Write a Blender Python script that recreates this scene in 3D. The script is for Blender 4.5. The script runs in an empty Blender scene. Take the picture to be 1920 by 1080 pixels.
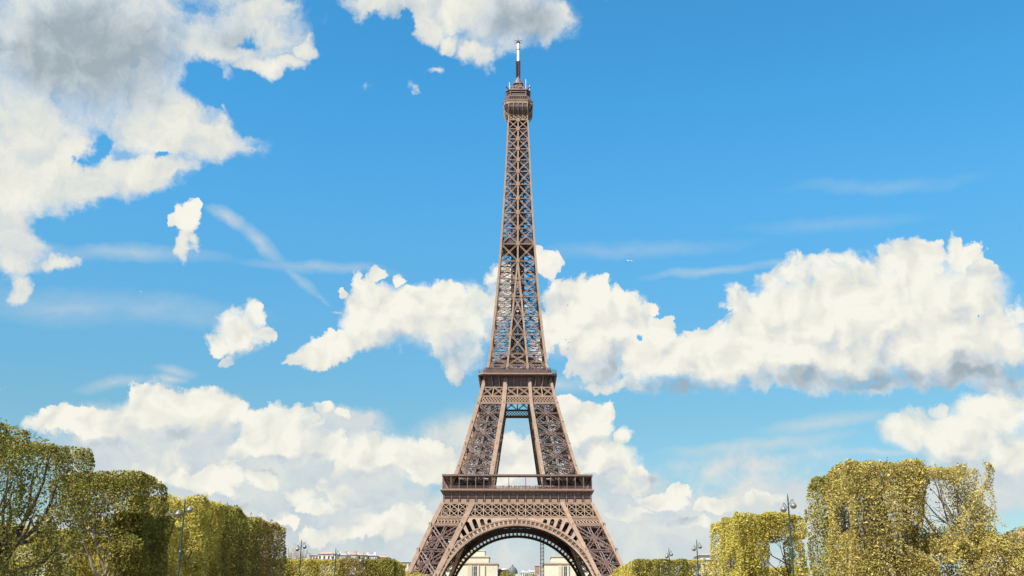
import bpy, bmesh, math, random
import numpy as np
from mathutils import Vector, Matrix

# ------------------------------------------------------------------ camera, sky, sun, exposure
scene = bpy.context.scene
COL = scene.collection
RAD = math.radians
F, PITCH, EYE, D = 1970.0, RAD(17.3), 1.7, 538.0          # focal length in 1920-px units, tilt, eye height, distance to the tower
CX, CY = 970.7, 540.0                                      # principal point
ROLL = RAD(0.13)
cam_data = bpy.data.cameras.new('camera'); cam = bpy.data.objects.new('camera', cam_data); COL.objects.link(cam)
cam_data.sensor_width = 36.0; cam_data.lens = 36.0 * F / 1920.0
cam_data.shift_x = -(CX - 960.0) / 1920.0
cam_data.clip_start = 0.5; cam_data.clip_end = 20000
CAM_ROT = Matrix.Rotation(math.pi / 2 + PITCH, 3, 'X') @ Matrix.Rotation(ROLL, 3, 'Z')
cam.matrix_world = Matrix.Translation((0, 0, EYE)) @ CAM_ROT.to_4x4()
scene.camera = cam
scene.view_settings.view_transform = 'Standard'
scene.view_settings.look = 'None'
EXPO = 1.25                                                # a bright exposure: sun and sky stay in their usual range
scene.view_settings.exposure = EXPO
scene.view_settings.gamma = 1.0
scene.cycles.max_bounces = 6
scene.cycles.diffuse_bounces = 3
scene.cycles.transparent_max_bounces = 8

SUN_DIR = Vector((-0.412, -0.458, 0.788)).normalized()        # towards the sun: behind and to the left of the camera
SUN_EL = math.asin(SUN_DIR.z); SUN_AZ = math.atan2(SUN_DIR.x, SUN_DIR.y)
sun_data = bpy.data.lights.new('sun', 'SUN'); sun = bpy.data.objects.new('sun', sun_data); COL.objects.link(sun)
sun_data.energy = 5.0; sun_data.angle = RAD(0.53); sun_data.color = (1.0, 0.93, 0.80)
sun.rotation_euler = (-SUN_DIR).to_track_quat('-Z', 'Y').to_euler()


def ray(px, py):
    """direction of the photograph's pixel (1920 x 1080) in the world"""
    return (CAM_ROT @ Vector(((px - CX) / F, -(py - CY) / F, -1.0))).normalized()


def at(px, py, Y):
    """world point on that ray at world depth Y"""
    d = ray(px, py); k = Y / d.y
    return Vector((d.x * k, Y, EYE + d.z * k))


# ---- the sky: Nishita sky with clouds laid out by azimuth and elevation
world = bpy.data.worlds.new('World'); scene.world = world; world.use_nodes = True
wt = world.node_tree; wt.nodes.clear()
UV = F / 100.0


def to_uv(px, py):
    d = ray(px, py)
    return (math.atan2(d.x, d.y) * UV, math.asin(d.z) * UV)


class NT:
    def __init__(s, tree): s.t = tree

    def node(s, kind, **kw):
        n = s.t.nodes.new(kind)
        for k, v in kw.items(): setattr(n, k, v)
        return n

    def put(s, sock, v):
        if isinstance(v, bpy.types.NodeSocket): s.t.links.new(v, sock)
        elif v is not None: sock.default_value = v

    def m(s, op, a, b=None, c=None, clamp=False):
        n = s.node('ShaderNodeMath', operation=op, use_clamp=clamp)
        s.put(n.inputs[0], a); s.put(n.inputs[1], b); s.put(n.inputs[2], c)
        return n.outputs[0]

    def v(s, op, a, b=None, scale=None):
        n = s.node('ShaderNodeVectorMath', operation=op)
        s.put(n.inputs[0], a); s.put(n.inputs[1], b)
        if scale is not None: s.put(n.inputs['Scale'], scale)
        return n.outputs['Value'] if op in ('LENGTH', 'DOT_PRODUCT') else n.outputs[0]

    def noise(s, vec, scale, detail=4, rough=0.55, color=False, lac=2.1):
        n = s.node('ShaderNodeTexNoise', noise_dimensions='2D')
        s.put(n.inputs['Vector'], vec); n.inputs['Scale'].default_value = scale; n.inputs['Detail'].default_value = detail
        n.inputs['Roughness'].default_value = rough; n.inputs['Lacunarity'].default_value = lac
        return n.outputs['Color'] if color else n.outputs['Fac']

    def voro(s, vec, scale, detail=2.0, rough=0.5, smooth=0.6):
        n = s.node('ShaderNodeTexVoronoi', voronoi_dimensions='2D', feature='SMOOTH_F1')
        s.put(n.inputs['Vector'], vec); n.inputs['Scale'].default_value = scale
        n.inputs['Detail'].default_value = detail; n.inputs['Roughness'].default_value = rough
        n.inputs['Smoothness'].default_value = smooth
        return n.outputs['Distance']

    def sstep(s, x, a, b):
        n = s.node('ShaderNodeMapRange', interpolation_type='SMOOTHSTEP')
        s.put(n.inputs['Value'], x); s.put(n.inputs['From Min'], a); s.put(n.inputs['From Max'], b)
        return n.outputs['Result']

    def mix(s, f, a, b, blend='MIX'):
        n = s.node('ShaderNodeMix', data_type='RGBA', blend_type=blend)
        s.put(n.inputs[0], f); s.put(n.inputs[6], a); s.put(n.inputs[7], b)
        return n.outputs[2]

    def blobs(s, vec, items, edge, smooth=0.12):
        """largest of a set of ellipses (photo px: cx, cy, rx, ry, tilt, strength), value `edge` on each outline"""
        acc = None
        for it in items:
            cx, cy, rx, ry = it[:4]; rot = it[4] if len(it) > 4 else 0; st = it[5] if len(it) > 5 else 1
            c = to_uv(cx, cy); a = RAD(rot)
            ex = to_uv(cx + math.cos(a) * rx, cy + math.sin(a) * rx)
            ey = to_uv(cx - math.sin(a) * ry, cy + math.cos(a) * ry)
            sx = math.hypot(ex[0] - c[0], ex[1] - c[1]); sy = math.hypot(ey[0] - c[0], ey[1] - c[1])
            mp = s.node('ShaderNodeMapping', vector_type='TEXTURE')
            s.put(mp.inputs['Vector'], vec)
            mp.inputs['Location'].default_value = (c[0], c[1], 0)
            mp.inputs['Rotation'].default_value = (0, 0, math.atan2(ex[1] - c[1], ex[0] - c[0]))
            mp.inputs['Scale'].default_value = (sx / (1 - edge), sy / (1 - edge), 1)
            g = s.node('ShaderNodeTexGradient', gradient_type='SPHERICAL'); s.put(g.inputs[0], mp.outputs[0])
            o = g.outputs['Fac']
            if st != 1: o = s.m('MULTIPLY', o, st)
            acc = o if acc is None else s.m('SMOOTH_MAX', acc, o, smooth)
        if edge > 0.2: return acc
        return s.m('MULTIPLY', s.m('MAXIMUM', s.m('SUBTRACT', acc, smooth), 0.0), 1.0 / (1.0 - smooth))   # smooth maxima of nothing add up to `smooth`


EDGE = 0.35
CUMULUS = [
    # the large bank on the right
    (1620, 560, 200, 88), (1500, 545, 115, 76), (1785, 505, 72, 72), (1832, 470, 26, 34), (1852, 510, 24, 36), (1700, 640, 240, 72),
    (1890, 640, 110, 62), (1420, 600, 85, 75), (1395, 560, 48, 44), (1420, 670, 170, 62), (1300, 680, 120, 58), (1240, 660, 70, 55),
    (1130, 680, 95, 45), (1185, 640, 52, 46), (1320, 625, 40, 32), (1240, 610, 34, 26), (1700, 470, 60, 34), (1580, 500, 90, 36), (1500, 625, 110, 46), (1600, 620, 290, 105), (1790, 610, 170, 95), (1900, 690, 110, 44), (1700, 480, 120, 50), (1740, 545, 150, 85), (1580, 545, 140, 70), (1860, 620, 100, 60), (1210, 660, 120, 50), (800, 605, 130, 62), (1110, 590, 120, 70), (1130, 680, 120, 50), (1040, 650, 60, 50), (1290, 690, 190, 46), (1700, 690, 280, 52), (1600, 712, 330, 40), (1850, 712, 130, 34), (1270, 712, 200, 34),
    (1650, 700, 260, 42), (1200, 715, 150, 28), (1915, 590, 60, 26),
    # behind the tower
    (1028, 492, 28, 46), (1085, 560, 85, 52), (1060, 600, 80, 50), (1168, 572, 54, 38), (1140, 610, 50, 40), (1215, 580, 22, 16), (940, 530, 60, 42),
    (900, 575, 105, 52), (832, 550, 48, 40), (850, 620, 110, 56), (692, 545, 46, 48), (712, 512, 22, 18), (672, 565, 34, 36), (748, 590, 90, 52),
    (780, 550, 34, 24), (745, 520, 16, 20), (700, 620, 80, 40), (640, 545, 9, 18), (620, 652, 66, 32, -14), (570, 672, 46, 18, -18), (870, 660, 60, 44), (848, 690, 22, 30, 20),
    # small ones on the left
    (450, 612, 46, 38), (480, 590, 28, 24), (420, 640, 46, 24), (400, 655, 26, 20), (468, 640, 28, 42, 10), (495, 625, 22, 26), (420, 680, 24, 12),
    (347, 405, 28, 26), (330, 415, 18, 12), (365, 392, 14, 12), (338, 362, 38, 14, 0, .44), (270, 540, 16, 10, 0, .44), (392, 570, 18, 14, -35, .46), (210, 383, 13, 9, 0, .44), (97, 552, 9, 4, 0, .44),
    # low bank on the left
    (335, 742, 100, 34), (345, 790, 90, 44), (500, 830, 70, 40), (250, 830, 60, 26), (540, 780, 60, 30), (270, 738, 40, 26), (420, 775, 70, 40), (130, 788, 95, 30), (180, 815, 110, 28), (310, 810, 100, 40), (300, 870, 70, 40),
    (604, 752, 24, 12), (640, 780, 24, 18), (520, 800, 60, 46), (500, 900, 36, 28), (560, 850, 40, 26), (700, 850, 60, 44), (780, 870, 80, 42),
    (670, 880, 50, 52), (820, 850, 34, 24), (700, 990, 80, 30), (760, 960, 44, 28), (800, 980, 40, 24), (390, 900, 70, 26), (600, 955, 56, 20), (615, 910, 18, 26), (660, 1000, 40, 20),
    (540, 985, 20, 20), (775, 735, 22, 10, 0, .44), (800, 762, 36, 16, 0, .44), (685, 726, 12, 5, 0, .44),
    (620, 845, 56, 36), (450, 862, 56, 32), (560, 935, 52, 24), (655, 935, 60, 26), (240, 800, 80, 36), (425, 950, 52, 20), (860, 955, 46, 30), (500, 980, 50, 22), (610, 1005, 60, 22),
    # right of the tower, below the bank
    (1185, 900, 54, 32), (1335, 940, 56, 22), (1190, 962, 62, 22), (1430, 935, 64, 20), (1300, 985, 70, 20),
    (1075, 800, 62, 48), (1105, 770, 34, 28), (1060, 755, 24, 20), (1130, 775, 22, 28), (1170, 820, 34, 26), (1120, 860, 70, 36), (1235, 935, 62, 26), (1270, 915, 34, 16),
    (1050, 890, 60, 40), (985, 850, 40, 50), (960, 870, 40, 60), (1400, 800, 38, 12, 0, .44), (1370, 775, 34, 12, 0, .44),
    # far right, low
    (1850, 790, 76, 56), (1740, 800, 60, 46), (1700, 820, 48, 32), (1800, 840, 120, 42), (1900, 770, 50, 54), (1770, 765, 30, 20), (1880, 740, 34, 22),
    (1920, 860, 60, 40),
    # outside the frame
    (2200, 600, 260, 120), (2150, 820, 220, 90), (-250, 760, 260, 90), (-300, 500, 200, 90),
]
MASS = [   # the bulk of each heap, for its lit top and shaded base
    (1640, 605, 300, 118), (1790, 570, 120, 115), (1770, 660, 190, 62), (1480, 660, 200, 70), (1310, 676, 210, 66), (850, 600, 120, 84), (730, 605, 110, 60), (1130, 615, 115, 85), (1890, 650, 90, 60), (1500, 600, 150, 85), (820, 590, 150, 70), (700, 580, 70, 60), (610, 662, 74, 30, -14), (450, 632, 56, 48), (348, 405, 26, 24),
    (335, 770, 130, 62), (140, 796, 110, 30), (520, 815, 90, 55), (700, 855, 90, 55), (790, 870, 70, 42), (730, 985, 100, 38), (400, 900, 80, 26), (1085, 800, 70, 60), (1130, 860, 80, 40), (1240, 935, 60, 22), (1800, 820, 160, 66), (1860, 785, 90, 60), (1890, 850, 90, 56), (1710, 815, 66, 42), (605, 760, 30, 18), (970, 860, 60, 60), (500, 905, 34, 24),
]
CUMULUS += MASS
SOFT = [
    # the grey cloud in the upper left
    (140, 90, 260, 150), (40, 260, 130, 110), (20, 340, 90, 60), (290, 210, 110, 95), (350, 270, 110, 52), (420, 262, 55, 34), (450, 55, 100, 60), (495, 110, 52, 28), (400, 80, 110, 40),
    (560, 78, 22, 22), (540, 105, 26, 18), (480, 10, 60, 30), (260, 330, 100, 40), (150, 350, 130, 40), (320, 325, 50, 22), (30, 430, 44, 50), (45, 480, 56, 44), (100, 488, 34, 22), (30, 540, 34, 26), (120, 300, 100, 70),
    (430, 140, 14, 34, 0, 0.55), (430, 210, 10, 34, 0, 0.5),
    # the cloud above the tower's tip
    (950, 25, 108, 68), (900, 92, 44, 36), (1030, 40, 36, 46), (855, 20, 60, 40), (760, 6, 110, 34), (700, 10, 60, 24), (812, 132, 22, 12, 0, 0.62), (775, 162, 10, 9, 0, 0.5), (800, 40, 30, 34), (840, 75, 26, 20), (700, 165, 10, 12, 0, 0.45),
    (350, 470, 15, 40), (355, 440, 18, 20),
    (240, -150, 420, 180), (950, -120, 200, 130), (-250, 150, 260, 180),
]
VEIL = [   # thin streaks and the pale band above the horizon
    (425, 408, 60, 20, 32, .8), (490, 455, 90, 22, 36, .66), (560, 518, 90, 15, 42, .5), (600, 555, 50, 9, 45, .36), (250, 475, 260, 26, 2, .55), (600, 500, 220, 18, 3, .5), (300, 580, 330, 50, 4, .42),
    (1330, 510, 200, 16, -5, .5), (1500, 490, 200, 14, -8, .45), (1420, 830, 260, 22, -6, .72), (1550, 790, 200, 22, -8, .65), (1650, 850, 160, 12, 2, .6),
    (1650, 345, 380, 30, -4, .30), (1040, 630, 70, 50, 0, .8), (320, 705, 50, 14, 0, .7), (220, 720, 110, 22, -12, .6), 
    
    (330, 690, 60, 16, 8, .6), (1040, 720, 120, 30, 0, .6), (900, 800, 160, 60, 0, .6), (120, 575, 260, 60, 3, .45), (1180, 470, 420, 30, -4, .34), (1560, 420, 380, 34, -5, .27),
]
BANK = [   # the pale, thin bank that lies behind the lumps near the horizon
    (300, 840, 330, 130), (560, 890, 380, 150), (760, 970, 300, 120), (450, 1010, 620, 110), (1060, 880, 190, 150), (1230, 1000, 460, 130), (1500, 960, 430, 130), (1400, 870, 330, 60, -6, .6), (1830, 920, 280, 100),
    (640, 800, 150, 60), (1150, 930, 240, 90), (860, 850, 120, 110), (970, 1130, 1600, 230), (430, 930, 360, 110), (560, 860, 300, 110),
]
HOLES = [(388, 158, 42, 40), (178, 280, 40, 18, -40), (165, 298, 16, 14), (310, 298, 18, 8), (465, 60, 26, 16), (480, 180, 34, 40), (1190, 632, 9, 13), (1828, 598, 7, 7), (1036, 672, 18, 26), (755, 45, 26, 12), (400, 195, 34, 20), (150, 300, 9, 9)]
DARK = [
    (170, 100, 330, 180, 0, 1.3), (60, 40, 180, 80, 0, 0.8), (420, 80, 180, 80, 0, 0.8), (330, 210, 60, 40, 0, 0.4), (430, 260, 70, 30, 0, 0.5), (20, 240, 60, 30, 0, 0.4), (60, 330, 120, 40, 0, 0.4),
    (985, 40, 150, 100, 0, 1.15), (760, 20, 100, 40, 0, 0.7), (920, 110, 50, 30, 0, 0.6),
    (1640, 715, 270, 42, 0, 1.2), (1830, 685, 150, 50, 0, 1.15), (1290, 726, 190, 28, 0, 1), (1500, 690, 90, 30, 0, 0.7), (1760, 650, 110, 40, 0, 0.5), (1100, 610, 80, 34, 0, 0.45), (1060, 560, 60, 24, 0, 0.35),
    (840, 650, 120, 26, 0, 0.4), (700, 640, 90, 24, 0, 0.35), (600, 690, 60, 14, 0, 0.3), (340, 860, 80, 30, 0, 0.37), (520, 850, 70, 36, 0, 0.5), (580, 800, 40, 40, 0, 0.43), (420, 830, 80, 24, 0, 0.43), (190, 835, 120, 26, 0, 0.5),
    (700, 920, 130, 26, 0, 0.53), (560, 925, 80, 26, 0, 0.56), (430, 930, 70, 18, 0, 0.5), (760, 1010, 140, 22, 0, 0.56), (1130, 890, 80, 20, 0, 0.31), (1260, 965, 120, 24, 0, 0.5), (1850, 900, 120, 30, 0, 0.62), (1780, 850, 50, 16, 0, 0.22), (930, 900, 40, 30, 0, 0.25),
    (1150, 1000, 300, 60, 0, 0.46), (650, 1020, 300, 40, 0, 0.5), (1000, 775, 40, 20, 0, 0.25), (985, 810, 30, 12, 0, 0.31),
]

w = NT(wt)
tc = w.node('ShaderNodeTexCoord')
sp = w.node('ShaderNodeSeparateXYZ'); w.put(sp.inputs[0], tc.outputs['Generated'])
az = w.m('MULTIPLY', w.m('ARCTAN2', sp.outputs[0], sp.outputs[1]), UV)
el = w.m('MULTIPLY', w.m('ARCSINE', sp.outputs[2]), UV)
cb = w.node('ShaderNodeCombineXYZ'); w.put(cb.inputs[0], az); w.put(cb.inputs[1], el)
P = cb.outputs[0]
# ragged outlines: the coordinates themselves are stirred at several scales
n1 = w.noise(P, 1.0, 5, .60, True)
P1 = w.v('ADD', P, w.v('SCALE', w.v('SUBTRACT', n1, (.5, .5, .5)), scale=0.70))
n2 = w.noise(P, 0.8, 7, .58, True)
P2 = w.v('ADD', P, w.v('SCALE', w.v('SUBTRACT', n2, (.5, .5, .5)), scale=1.05))


cum = w.blobs(P1, CUMULUS, EDGE)
up0 = w.blobs(P1, MASS, EDGE); up = w.blobs(w.v('ADD', P1, (-0.14, 0.42, 0)), MASS, EDGE)         # the bulk, and the bulk a step towards the light
# clouds of the rest of the sky, beyond what the photograph shows
away = w.m('MAXIMUM', w.sstep(w.m('ABSOLUTE', az), 11.5, 15.0), w.sstep(el, 13.5, 16.0))
other = w.m('MULTIPLY', away, w.m('SUBTRACT', w.m('MULTIPLY', w.noise(P, 0.22, 6, .6), 2.2), 0.78))
cum = w.m('MAXIMUM', cum, other)
turn = w.m('SUBTRACT', up0, up)                                       # positive on tops, negative underneath
under = w.sstep(turn, 0.02, -0.36)
solid = w.m('MINIMUM', w.m('ADD', w.m('MULTIPLY', cum, 2.0), -0.27), 1.1)
hd = w.voro(P1, 2.0, 3.2, .55, .6)                                    # rounded heads of cloud, several sizes
hs0 = w.voro(P1, 1.6, 2.0, .5, .7); hs1 = w.voro(w.v('ADD', P1, (-0.13, 0.21, 0)), 1.6, 2.0, .5, .7)   # the smoother form that takes the light
fine = w.m('SUBTRACT', w.noise(P, 2.2, 9, .62), 0.5)
hol = w.blobs(P2, HOLES, 0.3)
c0 = w.m('ADD', solid, w.m('MULTIPLY', w.m('SUBTRACT', 0.42, hd), 0.62))
c0 = w.m('ADD', c0, w.m('MULTIPLY', fine, w.m('ADD', 0.17, w.m('MULTIPLY', under, 0.18))))
c0 = w.m('MAXIMUM', c0, w.m('SUBTRACT', w.m('MULTIPLY', up0, 1.7), 0.27))
c0 = w.m('SUBTRACT', c0, w.m('MULTIPLY', hol, 0.9))
sof = w.blobs(P2, SOFT, EDGE)
sof = w.m('MINIMUM', w.m('ADD', w.m('MULTIPLY', sof, 1.7), -0.13), 1.15)
wisp = w.m('SUBTRACT', w.noise(P2, 1.1, 9, .60), 0.5)
wisp1 = w.m('SUBTRACT', w.noise(w.v('ADD', P2, (-0.2, 0.3, 0)), 1.1, 4, .55), 0.5)
s0 = w.m('ADD', sof, w.m('MULTIPLY', wisp, 0.95))
s0 = w.m('SUBTRACT', s0, w.m('MULTIPLY', hol, 1.2))
soft_w = w.m('ADD', 0.19, w.m('ADD', w.m('MULTIPLY', under, 0.24), w.m('MULTIPLY', w.sstep(w.noise(P, 0.5, 2, .5), .35, .75), 0.35)))


def veiled(t, width):                                                 # light that a growing depth of cloud stops
    x = w.m('DIVIDE', w.m('MAXIMUM', t, 0.0), width)
    return w.m('SUBTRACT', 1.0, w.m('EXPONENT', w.m('MULTIPLY', w.m('MULTIPLY', x, x), -2.2)))


a_c = veiled(w.m('SUBTRACT', c0, EDGE - 0.06), soft_w)
a_s = veiled(w.m('SUBTRACT', s0, EDGE - 0.20), 0.62)
PD = w.v('ADD', P, w.v('SCALE', w.v('SUBTRACT', n1, (.5, .5, .5)), scale=0.5))
dark = w.sstep(w.blobs(PD, DARK, 0.0, 0.2), 0.0, 1.15)
bank = w.blobs(P1, BANK, 0.0, 0.2)
bank = w.m('ADD', bank, w.m('MULTIPLY', w.m('MULTIPLY', wisp, 0.8), w.sstep(bank, 0.0, 0.4)))
a_b = w.m('MULTIPLY', w.sstep(bank, 0.0, 0.50), 0.93)
PV = w.v('ADD', P, w.v('SCALE', w.v('SUBTRACT', w.noise(P, 0.7, 6, .55, True), (.5, .5, .5)), scale=0.36))
veil = w.blobs(PV, VEIL, 0.0, 0.12)
veil = w.m('MULTIPLY', veil, w.m('ADD', 0.30, w.m('MULTIPLY', w.noise(w.v('MULTIPLY', PV, (0.9, 2.2, 1)), 1.6, 7, .62), 1.3)))
a_v = w.m('MINIMUM', veil, 0.8)
rel_c = w.m('SUBTRACT', hs1, hs0)
rel_s = w.m('SUBTRACT', wisp, wisp1)
lum_c = w.m('ADD', 0.89, w.m('MULTIPLY', rel_c, 0.58))
lum_c = w.m('SUBTRACT', lum_c, w.m('MULTIPLY', under, 0.42))
lum_c = w.m('SUBTRACT', lum_c, w.m('MULTIPLY', dark, 0.56), clamp=True)
lum_s = w.m('ADD', 0.70, w.m('MULTIPLY', rel_s, 0.8))
lum_s = w.m('SUBTRACT', lum_s, w.m('MULTIPLY', dark, 0.68), clamp=True)


def cloud_ramp(lum):
    r = w.node('ShaderNodeValToRGB'); w.put(r.inputs[0], lum)
    e = r.color_ramp.elements
    e[0].position = 0.0; e[0].color = (0.365, 0.435, 0.485, 1)
    e[1].position = 1.0; e[1].color = (0.94, 0.92, 0.82, 1)
    x = e.new(0.45); x.color = (0.63, 0.69, 0.72, 1)
    x = e.new(0.72); x.color = (0.81, 0.81, 0.735, 1)
    return r.outputs[0]


sky = w.node('ShaderNodeTexSky', sky_type='NISHITA')
sky.sun_disc = False; sky.sun_elevation = SUN_EL; sky.sun_rotation = SUN_AZ
sky.air_density = 1.0; sky.dust_density = 0.6; sky.ozone_density = 2.0
STRENGTH = 0.10
tint = w.node('ShaderNodeValToRGB'); w.put(tint.inputs[0], sp.outputs[2])       # the photograph's cyan blue
e = tint.color_ramp.elements
e[0].position = 0.0; e[0].color = (0.46, 0.50, 0.52, 1)
e[1].position = 0.62; e[1].color = (0.26, 0.91, 1.07, 1)
for p_, c_ in ((0.172, (0.41, 0.625, 0.61, 1)), (0.365, (0.35, 0.90, 1.0, 1)), (0.455, (0.29, 0.93, 1.09, 1))):
    x = e.new(p_); x.color = c_
sky_col = w.v('SCALE', w.mix(1.0, sky.outputs[0], tint.outputs[0], 'MULTIPLY'), scale=2.1 * 2 ** -EXPO)
K = 2 ** -EXPO / STRENGTH


def bright(c):
    return w.v('SCALE', c, scale=K)


# below the horizon the ground closes the view
col = w.mix(a_v, sky_col, bright(w.mix(w.m('MULTIPLY', dark, 0.7, clamp=True), (0.70, 0.73, 0.70, 1), (0.50, 0.58, 0.63, 1))))
lum_b = w.m('SUBTRACT', w.m('ADD', 0.51, w.m('MULTIPLY', wisp, 0.7)), w.m('MULTIPLY', dark, 0.34), clamp=True)
col = w.mix(a_b, col, bright(cloud_ramp(lum_b)))
col = w.mix(a_s, col, bright(cloud_ramp(lum_s)))
col = w.mix(a_c, col, bright(cloud_ramp(lum_c)))
bg = w.node('ShaderNodeBackground'); w.put(bg.inputs[0], col); bg.inputs[1].default_value = STRENGTH
wo_ = w.node('ShaderNodeOutputWorld'); wt.links.new(bg.outputs[0], wo_.inputs[0])
scene.cycles.adaptive_min_samples = 12; scene.cycles.adaptive_threshold = 0.015
world.cycles.sampling_method = 'MANUAL'; world.cycles.sample_map_resolution = 256
#@@REST

# ------------------------------------------------------------------ helpers
rng = np.random.default_rng(7)
random.seed(7)


def tag(o, label=None, cat=None, group=None, kind=None):
    if label: o['label'] = label
    if cat: o['category'] = cat
    if group: o['group'] = group
    if kind: o['kind'] = kind
    return o


def thing(name, label, cat, loc=(0, 0, 0), rz=0.0, group=None):
    o = bpy.data.objects.new(name, None); COL.objects.link(o)
    o.location = loc; o.rotation_euler = (0, 0, rz)
    return tag(o, label, cat, group)


def link(name, mesh, parent=None, loc=(0, 0, 0), rz=0.0):
    o = bpy.data.objects.new(name, mesh); COL.objects.link(o)
    o.location = loc; o.rotation_euler = (0, 0, rz)
    if parent is not None: o.parent = parent
    return o


def copy_tree(o, parent=None):
    c = o.copy(); COL.objects.link(c)
    if parent is not None: c.parent = parent
    for ch in o.children: copy_tree(ch, c)
    return c


class MB:
    """collects beams, boxes, prisms, tubes and lathed shapes into one mesh"""

    def __init__(s): s.V = []; s.Fc = []; s.M = []; s.n = 0; s.mi = 0; s.B = []

    def add(s, verts, faces):
        s.V.append(np.asarray(verts, dtype=np.float64).reshape(-1, 3))
        for f in faces: s.Fc.append(tuple(i + s.n for i in f)); s.M.append(s.mi)
        s.n += len(verts)
        return s

    def beam(s, p0, p1, wd, dp=None, nrm=(0, -1, 0)):
        """bar from p0 to p1, wd wide across the plane facing nrm and dp deep along it"""
        dp = wd if dp is None else dp
        p0 = Vector(p0); p1 = Vector(p1); a = (p1 - p0)
        if a.length < 1e-6: return s
        a.normalize(); n = Vector(nrm)
        side = a.cross(n)
        if side.length < 1e-4: side = a.cross(Vector((1, 0.13, 0)))
        side.normalize(); d = side.cross(a).normalized()
        h = side * (wd / 2); k = d * (dp / 2)
        v = [p + q for p in (p0, p1) for q in (-h - k, h - k, h + k, -h + k)]
        s.add([tuple(x) for x in v], [(0, 3, 2, 1), (4, 5, 6, 7), (0, 1, 5, 4), (1, 2, 6, 5), (2, 3, 7, 6), (3, 0, 4, 7)])
        return s

    def box(s, x0, x1, y0, y1, z0, z1):
        s.add([(x0, y0, z0), (x1, y0, z0), (x1, y1, z0), (x0, y1, z0), (x0, y0, z1), (x1, y0, z1), (x1, y1, z1), (x0, y1, z1)],
              [(0, 3, 2, 1), (4, 5, 6, 7), (0, 1, 5, 4), (1, 2, 6, 5), (2, 3, 7, 6), (3, 0, 4, 7)])
        return s

    def strut(s, p0, p1, wd, t, nrm, pitch=None, dp=None):
        """lattice bar: two chords and zigzag lacing between them"""
        p0 = Vector(p0); p1 = Vector(p1); a = p1 - p0; L = a.length
        if L < 1e-6: return s
        a.normalize(); side = a.cross(Vector(nrm)).normalized() * (wd / 2 - t / 2)
        dp = dp or t
        s.beam(p0 + side, p1 + side, t, dp, nrm); s.beam(p0 - side, p1 - side, t, dp, nrm)
        k = max(2, int(L / (pitch or wd * 1.1)))
        for i in range(k):
            q0 = p0 + a * (L * i / k); q1 = p0 + a * (L * (i + 1) / k); sg = 1 if i % 2 else -1
            s.beam(q0 + side * sg, q1 - side * sg, t * .55, t * .4, nrm)
        return s

    def ring(s, outer, inner, z0, z1):
        """flat slab between two closed outlines with the same number of points (inner None: solid)"""
        n = len(outer)
        if inner is None:
            s.add([(x, y, z0) for x, y in outer] + [(x, y, z1) for x, y in outer],
                  [tuple(range(n - 1, -1, -1)), tuple(range(n, 2 * n))] + [(i, (i + 1) % n, n + (i + 1) % n, n + i) for i in range(n)])
        else:
            v = [(x, y, z) for z in (z0, z1) for P_ in (outer, inner) for x, y in P_]
            f = []
            for i in range(n):
                j = (i + 1) % n
                f += [(i, j, 2 * n + j, 2 * n + i), (n + j, n + i, 3 * n + i, 3 * n + j), (j, i, n + i, n + j), (2 * n + i, 2 * n + j, 3 * n + j, 3 * n + i)]
            s.add(v, f)
        return s

    def loft(s, outlines):
        """closed skin through outlines [(points, z), ...], capped"""
        n = len(outlines[0][0]); v = []; f = []
        for pts, z in outlines: v += [(x, y, z) for x, y in pts]
        for k in range(len(outlines) - 1):
            for i in range(n):
                j = (i + 1) % n; f.append((k * n + i, k * n + j, (k + 1) * n + j, (k + 1) * n + i))
        f.append(tuple(range(n - 1, -1, -1))); b = (len(outlines) - 1) * n; f.append(tuple(range(b, b + n)))
        s.add(v, f)
        return s

    def tube(s, pts, radii, sides=6):
        pts = [Vector(p) for p in pts]; v = []; f = []
        ref = Vector((0.31, 0.87, 0.2))
        for i, p in enumerate(pts):
            a = (pts[min(i + 1, len(pts) - 1)] - pts[max(i - 1, 0)])
            if a.length < 1e-6: a = Vector((0, 0, 1))
            a.normalize(); u = a.cross(ref).normalized(); w_ = a.cross(u)
            for k in range(sides):
                t = 2 * math.pi * k / sides
                v.append(tuple(p + (u * math.cos(t) + w_ * math.sin(t)) * radii[i]))
        for i in range(len(pts) - 1):
            for k in range(sides):
                j = (k + 1) % sides
                f.append((i * sides + k, (i + 1) * sides + k, (i + 1) * sides + j, i * sides + j))
        f.append(tuple(range(sides))); b = (len(pts) - 1) * sides; f.append(tuple(range(b + sides - 1, b - 1, -1)))
        s.add(v, f)
        return s

    def lathe(s, prof, c=(0, 0, 0), seg=12):
        v = []; f = []
        for r, z in prof:
            for k in range(seg):
                t = 2 * math.pi * k / seg; v.append((c[0] + r * math.cos(t), c[1] + r * math.sin(t), c[2] + z))
        for i in range(len(prof) - 1):
            for k in range(seg):
                j = (k + 1) % seg; f.append((i * seg + k, i * seg + j, (i + 1) * seg + j, (i + 1) * seg + k))
        f.append(tuple(range(seg - 1, -1, -1))); b = (len(prof) - 1) * seg; f.append(tuple(range(b, b + seg)))
        s.add(v, f)
        return s

    def mesh(s, name, mats):
        me = bpy.data.meshes.new(name)
        V = np.concatenate(s.V) if s.V else np.zeros((0, 3))
        me.from_pydata(V.tolist(), [], s.Fc)
        for m in (mats if isinstance(mats, (list, tuple)) else [mats]): me.materials.append(m)
        if any(s.M): me.polygons.foreach_set('material_index', s.M)
        me.update()
        return me

    def build(s, name, mats, parent=None, loc=(0, 0, 0), rz=0.0):
        return link(name, s.mesh(name, mats), parent, loc, rz)


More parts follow.
